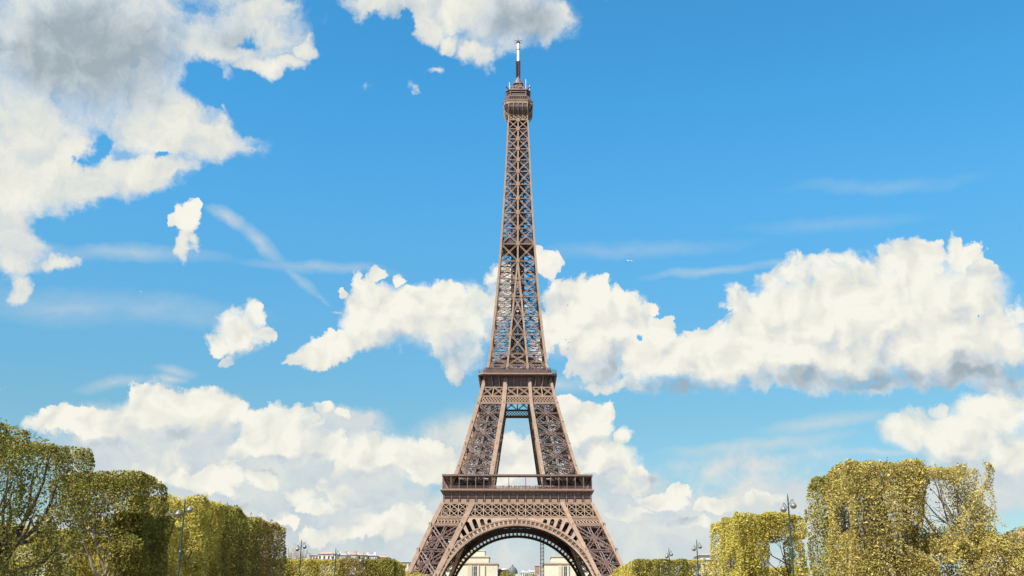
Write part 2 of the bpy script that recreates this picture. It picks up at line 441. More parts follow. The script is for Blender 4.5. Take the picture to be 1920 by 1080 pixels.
# ------------------------------------------------------------------ materials
def material(name, color, rough=0.6, var=0.15, scale=1.0, metal=0.0, color2=None, bump=0.0):
    color = tuple(c * 0.78 for c in color); color2 = color2 and tuple(c * 0.78 for c in color2)          # the exposure is bright
    m = bpy.data.materials.new(name); m.use_nodes = True
    t = m.node_tree; b = t.nodes['Principled BSDF']; n = NT(t)
    b.inputs['Roughness'].default_value = rough; b.inputs['Metallic'].default_value = metal
    co = n.node('ShaderNodeTexCoord').outputs['Object']
    x = n.node('ShaderNodeTexNoise'); n.put(x.inputs['Vector'], co); x.inputs['Scale'].default_value = scale; x.inputs['Detail'].default_value = 5
    c2 = color2 or tuple(c * (1 - var) for c in color)
    c1 = tuple(min(1, c * (1 + var)) for c in color) if not color2 else color
    r = n.node('ShaderNodeValToRGB'); n.put(r.inputs[0], x.outputs['Fac'])
    r.color_ramp.elements[0].position = 0.3; r.color_ramp.elements[1].position = 0.7
    r.color_ramp.elements[0].color = (*c2, 1); r.color_ramp.elements[1].color = (*c1, 1)
    n.put(b.inputs['Base Color'], r.outputs[0])
    if bump:
        bp = n.node('ShaderNodeBump'); bp.inputs['Strength'].default_value = bump; n.put(bp.inputs['Height'], x.outputs['Fac'])
        n.put(b.inputs['Normal'], bp.outputs[0])
    return m


def leaf_material(name, ramp, trans=0.3):
    """each leaf takes its own colour from the ramp; a share of the light passes through it"""
    m = bpy.data.materials.new(name); m.use_nodes = True
    t = m.node_tree; b = t.nodes['Principled BSDF']; n = NT(t)
    geo = n.node('ShaderNodeNewGeometry')
    r = n.node('ShaderNodeValToRGB'); n.put(r.inputs[0], geo.outputs['Random Per Island'])
    els = r.color_ramp.elements
    while len(els) < len(ramp): els.new(0.5)
    for i, (p, c) in enumerate(ramp): els[i].position = p; els[i].color = (*c, 1)
    co = n.node('ShaderNodeTexCoord').outputs['Object']
    x = n.node('ShaderNodeTexNoise'); n.put(x.inputs['Vector'], co); x.inputs['Scale'].default_value = 0.8; x.inputs['Detail'].default_value = 4
    hv = n.node('ShaderNodeHueSaturation'); n.put(hv.inputs['Color'], r.outputs[0])
    n.put(hv.inputs['Hue'], n.m('ADD', 0.485, n.m('MULTIPLY', x.outputs['Fac'], 0.03)))
    n.put(hv.inputs['Value'], n.m('ADD', 0.45, n.m('MULTIPLY', x.outputs['Fac'], 1.1)))
    n.put(b.inputs['Base Color'], hv.outputs[0]); b.inputs['Roughness'].default_value = 0.55
    b.inputs['Specular IOR Level'].default_value = 0.25
    tr = n.node('ShaderNodeBsdfTranslucent'); n.put(tr.inputs['Color'], hv.outputs[0])
    mx = n.node('ShaderNodeMixShader'); mx.inputs[0].default_value = trans
    t.links.new(b.outputs[0], mx.inputs[1]); t.links.new(tr.outputs[0], mx.inputs[2])
    t.links.new(mx.outputs[0], t.nodes['Material Output'].inputs[0])
    return m


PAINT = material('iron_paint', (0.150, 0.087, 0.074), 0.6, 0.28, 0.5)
PAINT_PALE = material('iron_paint_lit', (0.262, 0.166, 0.116), 0.65, 0.20, 0.45)  # lighter copy of the tower paint, with its sunlit tone put into the colour
IRON_GREY = material('grey_steel', (0.26, 0.23, 0.22), 0.5, 0.2, 0.8)
IRON_DARK = material('dark_iron', (0.062, 0.034, 0.036), 0.6, 0.2, 0.6)  # shade of the shaft's inside put into the colour; other dark parts share it
IRON_SHADE = material('shaded_girder_paint', (0.035, 0.018, 0.018), 0.8, 0.2, 0.6)  # tower paint blackened: shade behind arch and belt put into the colour
RED_TRIM = material('red_brown_trim', (0.30, 0.165, 0.105), 0.6, 0.1, 0.5)
WHITE_MAST = material('white_mast_paint', (0.82, 0.80, 0.72), 0.5, 0.06, 1.0)
STONE = material('pale_stone', (0.55, 0.49, 0.38), 0.85, 0.10, 0.3)
CREAM = material('cream_limestone', (0.54, 0.495, 0.39), 0.85, 0.08, 0.05)
CREAM_DARK = material('weathered_limestone', (0.48, 0.40, 0.28), 0.85, 0.10, 0.1)
CORNICE = material('brown_cornice', (0.40, 0.27, 0.17), 0.8, 0.10, 0.2)
PLASTER = material('white_plaster', (0.66, 0.62, 0.55), 0.85, 0.08, 0.2)
ROOF_RED = material('faded_tile_roof', (0.36, 0.235, 0.19), 0.85, 0.15, 0.6)
ROOF_GREY = material('zinc_roof', (0.30, 0.32, 0.36), 0.5, 0.12, 0.4)
SLATE = material('dark_slate', (0.09, 0.10, 0.11), 0.7, 0.2, 0.3)
BRICK = material('red_brick', (0.34, 0.15, 0.12), 0.85, 0.2, 1.5)
PANE = material('dark_window_glass', (0.06, 0.055, 0.10), 0.2, 0.2, 1.0)
BARK = material('plane_bark', (0.085, 0.065, 0.05), 0.9, 0.35, 3.0, bump=0.4)
BARK_PALE = material('pale_bark', (0.26, 0.22, 0.16), 0.9, 0.3, 3.0, bump=0.4)
TWIG = material('bare_twig_bark', (0.27, 0.20, 0.13), 0.9, 0.25, 1.0)
LAMP_GREEN = material('dark_green_lamp_paint', (0.018, 0.045, 0.035), 0.45, 0.2, 3.0)
LAMP_SHADE = material('lamp_shade_metal', (0.15, 0.14, 0.13), 0.4, 0.15, 3.0)
LAMP_GLASS = material('frosted_lamp_glass', (0.24, 0.20, 0.17), 0.2, 0.06, 3.0)
GRASS = material('lawn_grass', (0.075, 0.11, 0.025), 0.95, 0.3, 2.0, color2=(0.05, 0.08, 0.02))
SAND = material('sandy_gravel', (0.42, 0.35, 0.24), 0.95, 0.12, 3.0)
EARTH = material('city_ground', (0.22, 0.20, 0.17), 0.95, 0.2, 0.02)
ASPHALT = material('asphalt', (0.05, 0.05, 0.052), 0.9, 0.15, 2.0)
LEAF_DARK = leaf_material('leaf_deep_green', [(0, (0.10, 0.098, 0.018)), (0.5, (0.18, 0.168, 0.032)), (1, (0.30, 0.255, 0.07))], 0.42)
LEAF_OLIVE = leaf_material('leaf_olive', [(0, (0.10, 0.095, 0.017)), (0.5, (0.205, 0.185, 0.030)), (1, (0.35, 0.285, 0.075))], 0.36)
LEAF_GOLD = leaf_material('leaf_golden', [(0, (0.25, 0.190, 0.050)), (0.5, (0.385, 0.315, 0.088)), (1, (0.49, 0.405, 0.15))], 0.44)
LEAF_LIME = leaf_material('leaf_yellow_green', [(0, (0.28, 0.235, 0.045)), (0.5, (0.42, 0.350, 0.065)), (1, (0.50, 0.425, 0.12))], 0.42)
LEAF_RUST = leaf_material('leaf_brown_olive', [(0, (0.16, 0.118, 0.032)), (0.5, (0.25, 0.185, 0.050)), (1, (0.35, 0.27, 0.09))], 0.38)
CLOTH = [material('dark_coat_cloth', (0.03, 0.03, 0.045), 0.9), material('red_jacket_cloth', (0.40, 0.06, 0.06), 0.9),
         material('pale_shirt_cloth', (0.62, 0.58, 0.55), 0.9), material('blue_jacket_cloth', (0.07, 0.11, 0.25), 0.9)]
SKIN = material('skin', (0.50, 0.32, 0.23), 0.6); HAIR = material('dark_hair', (0.03, 0.02, 0.015), 0.7); JEANS = material('dark_trousers', (0.04, 0.045, 0.07), 0.9)

# ------------------------------------------------------------------ ground, lawn, paths, hill
def sheet(name, x0, x1, y0, y1, z, m):
    b = MB(); b.add([(x0, y0, z), (x1, y0, z), (x1, y1, z), (x0, y1, z)], [(0, 1, 2, 3)])
    return tag(b.build(name, m), kind='structure')


sheet('ground', -9000, 9000, -9000, 9000, 0.0, EARTH)
sheet('lawn', -11.5, 11.0, 14, 420, 0.008, GRASS)
sheet('gravel_path', -34, -11.9, -30, 420, 0.004, SAND)
sheet('gravel_path', 11.4, 31, -30, 420, 0.004, SAND)
sheet('gravel_path', -11.5, 11.0, -30, 13.6, 0.004, SAND)
sheet('road', -300, 300, 424, 440, 0.004, ASPHALT)
sheet('forecourt', -75, 75, 458, 618, 0.006, SAND)
hb = MB(); nx, ny = 40, 24; hv = []
for j in range(ny + 1):
    for i in range(nx + 1):
        x = -1400 + 2800 * i / nx; y = 760 + 1600 * j / ny
        t = min(1, max(0, (y - 780) / 330)); t = t * t * (3 - 2 * t)
        hv.append((x, y, -2 + 30 * t + (6 * math.sin(x * .006 + 1.3) + 4 * math.sin(x * .013 + y * .01)) * t))
hb.add(hv, [(j * (nx + 1) + i, j * (nx + 1) + i + 1, (j + 1) * (nx + 1) + i + 1, (j + 1) * (nx + 1) + i) for j in range(ny) for i in range(nx)])
tag(hb.build('hill', EARTH), kind='structure')

# ------------------------------------------------------------------ the lattice tower
tower = thing('lattice_tower', 'towering brown iron lattice tower on four splayed legs with arches and a thin antenna', 'tower', (0, D, 0))
WO = [(0, 58.0), (18.8, 49.2), (29.9, 44.6), (41.5, 39.8), (52.0, 35.2), (57.6, 32.8), (66.3, 29.2), (81.4, 25.2), (92.7, 22.25), (102.6, 19.7), (112.5, 17.25),
      (123.6, 14.8), (140, 12.95), (157, 11.35), (175, 10.0), (192.5, 8.85), (210, 7.85), (227, 7.0), (250, 6.05), (266.3, 5.4), (277, 5.3)]
WI_LOW = [(0, 45.5), (18.4, 36.6), (51.7, 21.2), (57.6, 18.5)]
WI_UP = [(57.0, 13.8), (66.2, 12.4), (102.6, 6.9), (116, 6.0), (123.6, 5.1), (161, 1.9), (181, 0.0)]


def lut(tab, h):
    return float(np.interp(h, [a for a, b in tab], [b for a, b in tab]))


def leg_corner(a, b, wi):
    """corner of the front-left leg: a, b pick the outer (1) or inner (0) edge across and in depth"""
    return lambda h: Vector((-(lut(WO, h) if a else lut(wi, h)), -(lut(WO, h) if b else lut(wi, h)), h))


def chain(mb, fn, levels, w_, d_, nrm):
    for h0, h1 in zip(levels[:-1], levels[1:]): mb.beam(fn(h0), fn(h1), w_(h0) if callable(w_) else w_, d_, nrm)


def leg_face(fa, fb, levels, nrm, w_, t, mid=True, halfbar=True, clutter=True):
    """lattice web between two corner columns: crossed lattice struts, ties and gussets in every panel"""
    mb = MB(); N = Vector(nrm)
    for h0, h1 in zip(levels[:-1], levels[1:]):
        A0, A1, B0, B1 = fa(h0), fa(h1), fb(h0), fb(h1)
        mb.strut(A0, B1, w_, t, nrm, w_ * .9); mb.strut(B0 + N * .12, A1 + N * .12, w_, t, nrm, w_ * .9)
        hm = (h0 + h1) / 2; c = (A0 + B1 + B0 + A1) / 4
        mb.strut(A1, B1, w_ * .8, t, nrm, w_ * .9)
        if mid: mb.strut((A0 + B0) / 2 - N * .3, (A1 + B1) / 2 - N * .3, w_ * .7, t * .8, nrm, w_)
        if halfbar: mb.strut(fa(hm) - N * .2, fb(hm) - N * .2, w_ * .55, t * .8, nrm, w_)
        g_ = w_ * .62
        mb.beam(c + N * .3 - Vector((0, 0, g_)), c + N * .3 + Vector((0, 0, g_)), g_ * 2, .25, nrm)
        for P_ in (A1, B1):
            mb.beam(P_ + N * .1 - Vector((0, 0, g_)), P_ + N * .1 + Vector((0, 0, g_)), g_ * 2.1, .3, nrm)
    return mb


def leg_inside(levels, wi, t):
    """clutter inside a leg: level frames, a lift track with rungs, stair flights"""
    mb = MB(); f = [leg_corner(a, b, wi) for a, b in ((1, 1), (0, 1), (0, 0), (1, 0))]
    def c(h): return (f[0](h) + f[1](h) + f[2](h) + f[3](h)) / 4
    for h in levels:
        q = [x(h) for x in f]
        mb.beam(q[0], q[2], t, t, (0, 0, 1)); mb.beam(q[1], q[3], t, t, (0, 0, 1))
        for i in range(4): mb.beam((q[i] + q[(i + 1) % 4]) / 2, (q[(i + 1) % 4] + q[(i + 2) % 4]) / 2, t * .8, t * .8, (0, 0, 1))
    for sx in (-2.2, 0.2, 2.4):
        for a, b in zip(levels[:-1], levels[1:]): mb.beam(c(a) + Vector((sx, 0, 0)), c(b) + Vector((sx, 0, 0)), t * 1.3, t * 1.6)
    for h0, h1 in zip(levels[:-1], levels[1:]):
        for i in range(4):
            a0 = (f[i](h0) + f[(i + 1) % 4](h0)) / 2; a1 = (f[i](h1) + f[(i + 1) % 4](h1)) / 2; b0 = (f[(i + 2) % 4](h0) + f[(i + 3) % 4](h0)) / 2; b1 = (f[(i + 2) % 4](h1) + f[(i + 3) % 4](h1)) / 2
            if i < 2:
                nr = (0, -1, 0) if i else (1, 0, 0)
                mb.strut(a0, b1, t * 4, t, nr); mb.strut(b0, a1, t * 4, t, nr); mb.strut(a1, b1, t * 4, t, nr)
    h = levels[0]
    while h < levels[-1] - 1:
        p = c(h); mb.beam(p - Vector((2.3, 0, 0)), p + Vector((2.5, 0, 0)), t * .6, t * .6)
        q = c(h + 1.5) + Vector((0.5, 2.2, 0)); s_ = 1 if int(h / 3) % 2 else -1
        mb.beam(q - Vector((2.6 * s_, 0, 1.4)), q + Vector((2.6 * s_, 0, 1.4)), t * 1.2, 1.0, (0, 0, 1))
        mb.beam(q - Vector((2.6, 1.5, 0)), q + Vector((-2.6, 1.5, 2.2)), t * .5, t * .5)
        h += 2.4
    return mb


LOW = [3.2, 10.5, 18.5, 29.9, 41.6, 52.1]
FACES = (((1, 1), (0, 1), (0, -1, 0)), ((1, 1), (1, 0), (-1, 0, 0)), ((0, 1), (0, 0), (1, 0, 0)), ((1, 0), (0, 0), (0, 1, 0)))


def legs(name, levels, wi, wcol_o, wcol_i, sw, st, lat_levels):
    leg = link(name, None, tower)
    for a, b, wd in ((1, 1, wcol_o), (0, 1, wcol_i), (1, 0, wcol_i), (0, 0, wcol_i * .8)):
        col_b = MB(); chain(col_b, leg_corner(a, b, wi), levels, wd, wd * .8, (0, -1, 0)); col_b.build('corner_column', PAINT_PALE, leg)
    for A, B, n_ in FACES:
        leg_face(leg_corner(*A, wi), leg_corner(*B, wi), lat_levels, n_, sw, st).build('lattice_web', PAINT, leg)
    leg_inside(lat_levels, wi, st * .9).build('stair_and_lift_track', IRON_GREY if name == 'upper_leg' else PAINT, leg)
    for k in (1, 2, 3):
        c = copy_tree(leg, tower); c.rotation_euler.z = k * math.pi / 2
    return leg


legs('lower_leg', LOW, WI_LOW, 1.9, 2.3, 1.9, .42, LOW[:5])
UPL = [59.4, 70.3, 81.4, 92.7, 102.7, 107.0, 116.5]
legs('upper_leg', [59.4] + UPL[1:], WI_UP, 1.7, 2.1, 1.35, .30, UPL[:5])
for k in range(4):
    b = MB(); cx = -51.8
    b.loft([([(cx - 9, cx - 9), (cx + 9, cx - 9), (cx + 9, cx + 9), (cx - 9, cx + 9)], 0), ([(cx - 8, cx - 8), (cx + 8, cx - 8), (cx + 8, cx + 8), (cx - 8, cx + 8)], 3.4)])
    b.box(cx - 9.4, cx + 9.4, cx - 9.4, cx + 9.4, -.1, .8)
    b.build('masonry_pier', STONE, tower, rz=k * math.pi / 2)


def on_face(x, h, out=0.0):
    """point on the sloping front face of the lower part"""
    return Vector((x, -lut(WO, h) - out, h))


# --- one side of the base: arch, spandrel, truss belt (built for the front, copied round)
def arch_pt(t, a, b, h0=5.0): return (a * math.cos(t), h0 + b * math.sin(t))


T0, T1 = 0.30, math.pi - 0.30
NA = 46
arch = MB()
ts = [T0 + (T1 - T0) * i / NA for i in range(NA + 1)]
AI, BI, AO, BO = 36.5, 36.4, 39.7, 39.4
for i in range(NA):
    for (a, b, wd, dp) in ((AI + .3, BI + .3, .75, .8), (AO - .25, BO - .25, .7, .8)):
        p = arch_pt(ts[i], a, b); q = arch_pt(ts[i + 1], a, b)
        arch.beam(on_face(*p, .35), on_face(*q, .35), wd, dp)
arch_o = arch.build('arch', PAINT_PALE, tower)
ros = MB()
for i in range(NA):                                                  # one open panel after another, a three-stemmed ornament in each
    tm = (ts[i] + ts[i + 1]) / 2; dt = (ts[1] - ts[0])
    ros.beam(on_face(*arch_pt(ts[i], AI + .5, BI + .5), .30), on_face(*arch_pt(ts[i], AO - .4, BO - .4), .30), .62, .5)
    for r0_, r1_ in ((.5, 1.0), (2.35, 2.95)):
        v = [tuple(on_face(*arch_pt(t, AI + r, BI + r), .12)) for t in (ts[i], ts[i + 1]) for r in (r0_, r1_)]; ros.add(v, [(0, 1, 3, 2)])
    for e0, e1, r0, r1 in ((-.30, -.2, 1.0, 2.35), (.30, .2, 1.0, 2.35), (0, 0, 1.0, 2.0)):
        ros.beam(on_face(*arch_pt(tm + dt * e0, AI + r0, BI + r0), .16), on_face(*arch_pt(tm + dt * e1, AI + r1, BI + r1), .16), .17, .2)
ros.build('rosette_band', PAINT_PALE, arch_o)
sof = MB()                                                           # underside of the arch: ribs, ties and lacing, five metres deep
DEP = 5.0
for i in range(NA):
    p = arch_pt(ts[i], AI, BI); q = arch_pt(ts[i + 1], AI, BI)
    for k, dd in enumerate((.9, 2.0, 3.1, 4.2, 5.2)):
        sof.beam(on_face(*p, -dd), on_face(*q, -dd), .35 if k < 4 else .7, .5, (0, -1, 0))
    sof.beam(on_face(*p, 0), on_face(*p, -DEP), .4, .5, (0, 0, 1))
    sof.beam(on_face(*p, -.9), on_face(*q, -3.1), .2, .2, (0, 0, 1)); sof.beam(on_face(*q, -.9), on_face(*p, -3.1), .2, .2, (0, 0, 1))
    sof.beam(on_face(*p, -3.1), on_face(*q, -5.0), .2, .2, (0, 0, 1)); sof.beam(on_face(*q, -3.1), on_face(*p, -5.0), .2, .2, (0, 0, 1))
    for r in (.0, 3.0):
        p2 = arch_pt(ts[i], AI + r, BI + r); q2 = arch_pt(ts[i + 1], AI + r, BI + r)
        sof.beam(on_face(*p2, -DEP), on_face(*q2, -DEP), .5, .3)
    p3 = arch_pt(ts[i], AI + 3.0, BI + 3.0)
    sof.beam(on_face(*p, -DEP), on_face(*p3, -DEP), .7, .3)
    for r0_, r1_, dd in ((.1, .9, DEP), (2.4, 3.1, DEP)):
        v = [tuple(on_face(*arch_pt(t, AI + r, BI + r), -dd - .12)) for t in (ts[i], ts[i + 1]) for r in (r0_, r1_)]
        sof.add(v, [(0, 1, 3, 2)])
sof.build('arch_soffit', IRON_SHADE, arch_o)

# spandrel: a plate with oblong openings standing on the arch
HB = 45.3                                                            # lower edge of the truss belt


def spandrel_side(sg):
    cu = bpy.data.curves.new('spandrel', 'CURVE'); cu.dimensions = '2D'; cu.fill_mode = 'BOTH'; cu.extrude = 0.22

    def spl(pts):
        sp_ = cu.splines.new('POLY'); sp_.points.add(len(pts) - 1); sp_.use_cyclic_u = True
        for q, (x, y) in zip(sp_.points, pts): q.co = (x, y, 0, 1)
    out = []
    t_a = 1.56; t_b = 0.62
    for i in range(25): out.append(arch_pt(t_a + (t_b - t_a) * i / 24, AO - .05, BO - .05))
    xi = lambda h: lut(WI_LOW, h) + .9
    lo = arch_pt(t_b, AO, BO)
    out += [(xi(33.0), 33.0)] if lo[1] < 33 else []
    out += [(xi(h), h) for h in (34, 38, 42, HB)] + [(arch_pt(t_a, AO, BO)[0], HB)]
    out = [(x, y) for i, (x, y) in enumerate(out) if i == 0 or math.hypot(x - out[i - 1][0], y - out[i - 1][1]) > .05]
    spl(out)
    for k in range(7):
        t = 1.245 - k * .0795
        base = arch_pt(t, AO + .25, BO + .25); dx, dy = math.cos(t + .10), math.sin(t + .10)
        # length limited by the belt above and the leg beside
        L = 0
        while L < 4.6 and base[1] + dy * (L + .6) < HB - .8 and base[0] + dx * (L + .4) + .9 < xi(base[1] + dy * L) - .8: L += .1
        if L < .5: continue
        r = .98; nx_, ny_ = -dy, dx
        tip = (base[0] + dx * (L - r * .4), base[1] + dy * (L - r * .4))
        st_ = min(r, .95)
        ell = [(base[0] + nx_ * st_, base[1] + ny_ * st_)]
        for j in range(9):
            an = math.pi * j / 8
            ell.append((tip[0] + nx_ * st_ * math.cos(an) + dx * st_ * math.sin(an), tip[1] + ny_ * st_ * math.cos(an) + dy * st_ * math.sin(an)))
        ell.append((base[0] - nx_ * st_, base[1] - ny_ * st_))
        spl(ell)
    ob = bpy.data.objects.new('spandrel', cu); COL.objects.link(ob)
    dg = bpy.context.evaluated_depsgraph_get()
    me = bpy.data.meshes.new_from_object(ob.evaluated_get(dg)); bpy.data.objects.remove(ob)
    co = np.empty(len(me.vertices) * 3); me.vertices.foreach_get('co', co); co = co.reshape(-1, 3)
    new = np.array([tuple(on_face(sg * x, y, .05 + z)) for x, y, z in co]); me.vertices.foreach_set('co', new.ravel())
    if sg < 0: me.flip_normals()
    me.materials.clear(); me.materials.append(PAINT_PALE); me.name = 'spandrel'
    me.update()
    return me


for sg in (1, -1): link('spandrel', spandrel_side(sg), arch_o)

belt = MB()                                                          # truss belt under the first platform
HT = 52.2
for h, wd in ((HB + .1, 1.1), (HT - .15, 1.0), ((HB + HT) / 2, .35)): belt.beam(on_face(-lut(WO, h), h, .1), on_face(lut(WO, h), h, .1), wd, .7)
cw = 3.94; hm = (HB + HT) / 2
for i in range(-10, 11):
    x = i * cw
    if abs(x) <= lut(WO, HB): belt.beam(on_face(x, HB, .15), on_face(x, HT, .15), .36, .35)
    for (ha, hb_) in ((HB + .3, hm), (hm, HT - .3)):
        for xa, xb in ((x, x + cw), (x + cw, x)):
            m_ = lut(WO, (ha + hb_) / 2) + 1
            if abs(xa) <= m_ and abs(xb) <= m_: belt.beam(on_face(xa, ha, .12), on_face(xb, hb_, .12), .36, .25)
belt_o = belt.build('truss_belt', PAINT_PALE, tower)
gd = MB(); gd.box(-lut(WO, 48) + 5.5, lut(WO, 48) - 5.5, -lut(WO, 52) + 4.6, -lut(WO, 52) + 5.0, HB + .2, 52.0)  # solid dark backing added where dense girders shade the belt's gaps
for i in range(NA):                                                  # back plate added to darken the spandrel openings, up to the belt backing
    v = [tuple(on_face(*arch_pt(t, AO - .3, BO - .3), -DEP - .4)) for t in (ts[i], ts[i + 1])]
    if abs(v[0][0]) > 31 or abs(v[1][0]) > 31: continue
    gd.add(v + [(v[1][0], v[1][1] + .8, HB + .3), (v[0][0], v[0][1] + .8, HB + .3)], [(0, 1, 2, 3)])
gd.build('girder_backing', IRON_SHADE, belt_o)
for sg in (1, -1):                                                   # narrow lattice strip over each leg, below the belt
    low = MB()
    for h, wd in ((44.4, .5), (41.7, .8)): low.beam(on_face(sg * lut(WI_LOW, h), h, .12), on_face(sg * lut(WO, h), h, .12), wd, .6)
    xa = lut(WI_LOW, 43); xb = lut(WO, 43); n_ = 9
    for i in range(n_):
        x0 = xa + (xb - xa) * i / n_; x1 = xa + (xb - xa) * (i + 1) / n_
        low.beam(on_face(sg * (x0 + .6), 42.0, .1), on_face(sg * (x1 - .6), 44.3, .1), .42, .25); low.beam(on_face(sg * (x1 + .6), 42.0, .1), on_face(sg * (x0 - .6), 44.3, .1), .42, .25)
    low.build('lattice_strip', PAINT_PALE, belt_o)
for top in (arch_o, belt_o):
    for k in (1, 2, 3):
        c = copy_tree(top, tower); c.rotation_euler.z = k * math.pi / 2


# --- first platform
def octo(h_, c_): return [(-h_ + c_, -h_), (h_ - c_, -h_), (h_, -h_ + c_), (h_, h_ - c_), (h_ - c_, h_), (-h_ + c_, h_), (-h_, h_ - c_), (-h_, -h_ + c_)]


def sq(h_): return octo(h_, .02)


fp = MB()
fp.ring(sq(35.5), sq(14.5), 58.2, 58.9); fp.ring(sq(36.2), sq(33.0), 57.55, 58.2)
first = fp.build('first_platform', PAINT, tower)
b = MB(); b.ring(sq(36.4), sq(35.0), 57.95, 58.45); b.build('platform_edge', RED_TRIM, first)
b = MB(); b.loft([(sq(34.3), 52.35), (sq(34.45), 57.6)]); b.build('frieze_wall', PAINT, first)
b = MB(); b.ring(sq(35.2), sq(34.2), 52.05, 52.55); b.ring(sq(35.05), sq(34.2), 54.9, 55.1); b.build('frieze_ledge', PAINT, first)
b = MB(); b.box(-1.3, 1.3, -.75, .12, 52.6, 54.0); plate = b.mesh('name_plate', PAINT_PALE)   # pale plates low on the frieze
for k in range(4):
    for i in range(18):
        R_ = Matrix.Rotation(k * math.pi / 2, 3, 'Z'); link('name_plate', plate, first, R_ @ Vector((-34.9 + i * 3.88 + 1.94, -34.35, 0)), k * math.pi / 2)
b = MB(); b.loft([([(-.22, -.6), (.22, -.6), (.22, .05), (-.22, .05)], 52.6), ([(-.22, -.75), (.22, -.75), (.22, .05), (-.22, .05)], 55.2), ([(-.25, -.95), (.25, -.95), (.25, .05), (-.25, .05)], 56.8), ([(-.3, -1.3), (.3, -1.3), (.3, .05), (-.3, .05)], 57.5)])
con = b.mesh('console', PAINT)
for k in range(4):
    for i in range(19):
        x = -34.9 + i * 3.88; R_ = Matrix.Rotation(k * math.pi / 2, 3, 'Z')
        link('console', con, first, R_ @ Vector((x, -34.35, 0)), k * math.pi / 2)
b = MB()                                                             # railing
for h, t in ((58.95, .12), (59.5, .1), (60.05, .16)): b.beam((-35.3, -35.3, h), (35.3, -35.3, h), t, t)
for i in range(142): b.beam((-35.3 + i * .5, -35.3, 58.9), (-35.3 + i * .5, -35.3, 60.0), .08, .05)
rail = b.mesh('railing', PAINT)
for k in range(4): link('railing', rail, first, rz=k * math.pi / 2)
b = MB(); b.ring(sq(35.6), sq(28.5), 65.0, 65.25); b.ring(sq(35.75), sq(35.2), 64.75, 65.55)
canopy = b.build('gallery_canopy', PAINT, first)
b = MB(); b.beam((0, 0, 58.9), (0, 0, 65.0), .34, .34); post = b.mesh('gallery_post', PAINT)
for k in range(4):
    for x in (-35.3, -31.4, -27.5, -23.6, -19.7, -15.8, -11.9, -4, 4, 11.9, 15.8, 19.7, 23.6, 27.5, 31.4):
        R_ = Matrix.Rotation(k * math.pi / 2, 3, 'Z'); link('gallery_post', post, first, R_ @ Vector((x, -35.3, 0)), k * math.pi / 2)
for sx in (-1, 1):                                                   # glazed rooms on the sides of the platform
    b = MB(); b.box(sx * 21 - 6.5, sx * 21 + 6.5, -27, -15.5, 58.9, 63.6); b.box(sx * 21 - 7, sx * 21 + 7, -27.5, -15, 63.6, 64.2); b.build('platform_room', IRON_DARK, first)

# --- second platform
sp2 = MB()
sp2.loft([(octo(16.5, 1.2), 111.2), (octo(16.6, 1.3), 117.0), (octo(19.4, 2.3), 117.3), (octo(19.6, 2.3), 117.65)])
for k in range(8):                                                   # curved brackets carrying the edge
    Pa, Pb, Pc = octo(16.5, 1.2), octo(17.9, 1.7), octo(19.5, 2.3); m_ = 9 if k % 2 == 0 else 1
    for i in range(m_ + 1):
        f_ = i / m_; p3 = [Vector((P_[k][0] + (P_[(k + 1) % 8][0] - P_[k][0]) * f_, P_[k][1] + (P_[(k + 1) % 8][1] - P_[k][1]) * f_, 0)) for P_ in (Pa, Pb, Pc)]
        if k % 2 and i == m_: continue
        nn = (p3[2] - p3[0]).cross(Vector((0, 0, 1))).normalized() * .09
        poly = [p3[0] + Vector((0, 0, 111.1)), p3[1] + Vector((0, 0, 111.1)), p3[1].lerp(p3[2], .35) + Vector((0, 0, 114.6)), p3[2] + Vector((0, 0, 117.25)), p3[0] + Vector((0, 0, 117.25))]
        v = [tuple(p + nn) for p in poly] + [tuple(p - nn) for p in poly]
        sp2.add(v, [(0, 1, 2, 3, 4), (9, 8, 7, 6, 5)] + [(j, 5 + j, 5 + (j + 1) % 5, (j + 1) % 5) for j in range(5)])
second = sp2.build('second_platform', PAINT, tower)
b = MB(); b.ring(octo(20.0, 2.4), octo(16.0, 1.2), 117.66, 118.3); b.build('platform_edge', PAINT_PALE, second)
b = MB()
for k in range(8):
    P_ = octo(19.6, 2.3); a, c = P_[k], P_[(k + 1) % 8]
    nn = Vector((a[1] - c[1], c[0] - a[0], 0)).normalized()
    for h in (118.9, 119.5, 120.2): b.beam((*a, h), (*c, h), .12, .12, nn)
    L = math.hypot(c[0] - a[0], c[1] - a[1]); m_ = max(2, int(L / .8))
    for i in range(m_ + 1):
        f_ = i / m_; x, y = a[0] + (c[0] - a[0]) * f_, a[1] + (c[1] - a[1]) * f_
        b.beam((x, y, 118.3), (x, y, 120.2 if i % 6 else 121.2), .09, .09)
b.build('railing', PAINT, second)
b = MB(); b.ring(octo(17.2, 1.8), octo(6, .5), 118.32, 120.6); b.build('upper_deck', IRON_DARK, second)
b = MB()
for h in (121.2, 121.7): b.ring(octo(17.0, 1.8), octo(16.85, 1.8), h, h + .12)
b.build('upper_railing', PAINT, second)
b = MB(); b.box(-11.5, 11.5, -11.5, 11.5, 120.65, 125.4); b.box(-12.3, 12.3, -12.3, 12.3, 125.4, 126.1); b.box(-9, 9, -9, 9, 126.1, 128.6); b.box(-9.6, 9.6, -9.6, 9.6, 128.6, 129.2)
b.build('pavilion', PAINT, second)
b = MB(); b.box(-4.5, 4.5, -11.62, -11.4, 121.0, 124.8); b.box(-10.8, -5.4, -11.62, -11.4, 122.4, 124.6); b.box(5.4, 10.8, -11.62, -11.4, 122.4, 124.6); b.build('pavilion_window', PANE, second)

# belts under the second platform
def on_up(x, h, out=0.0): return Vector((x, -lut(WO, h) - out, h))


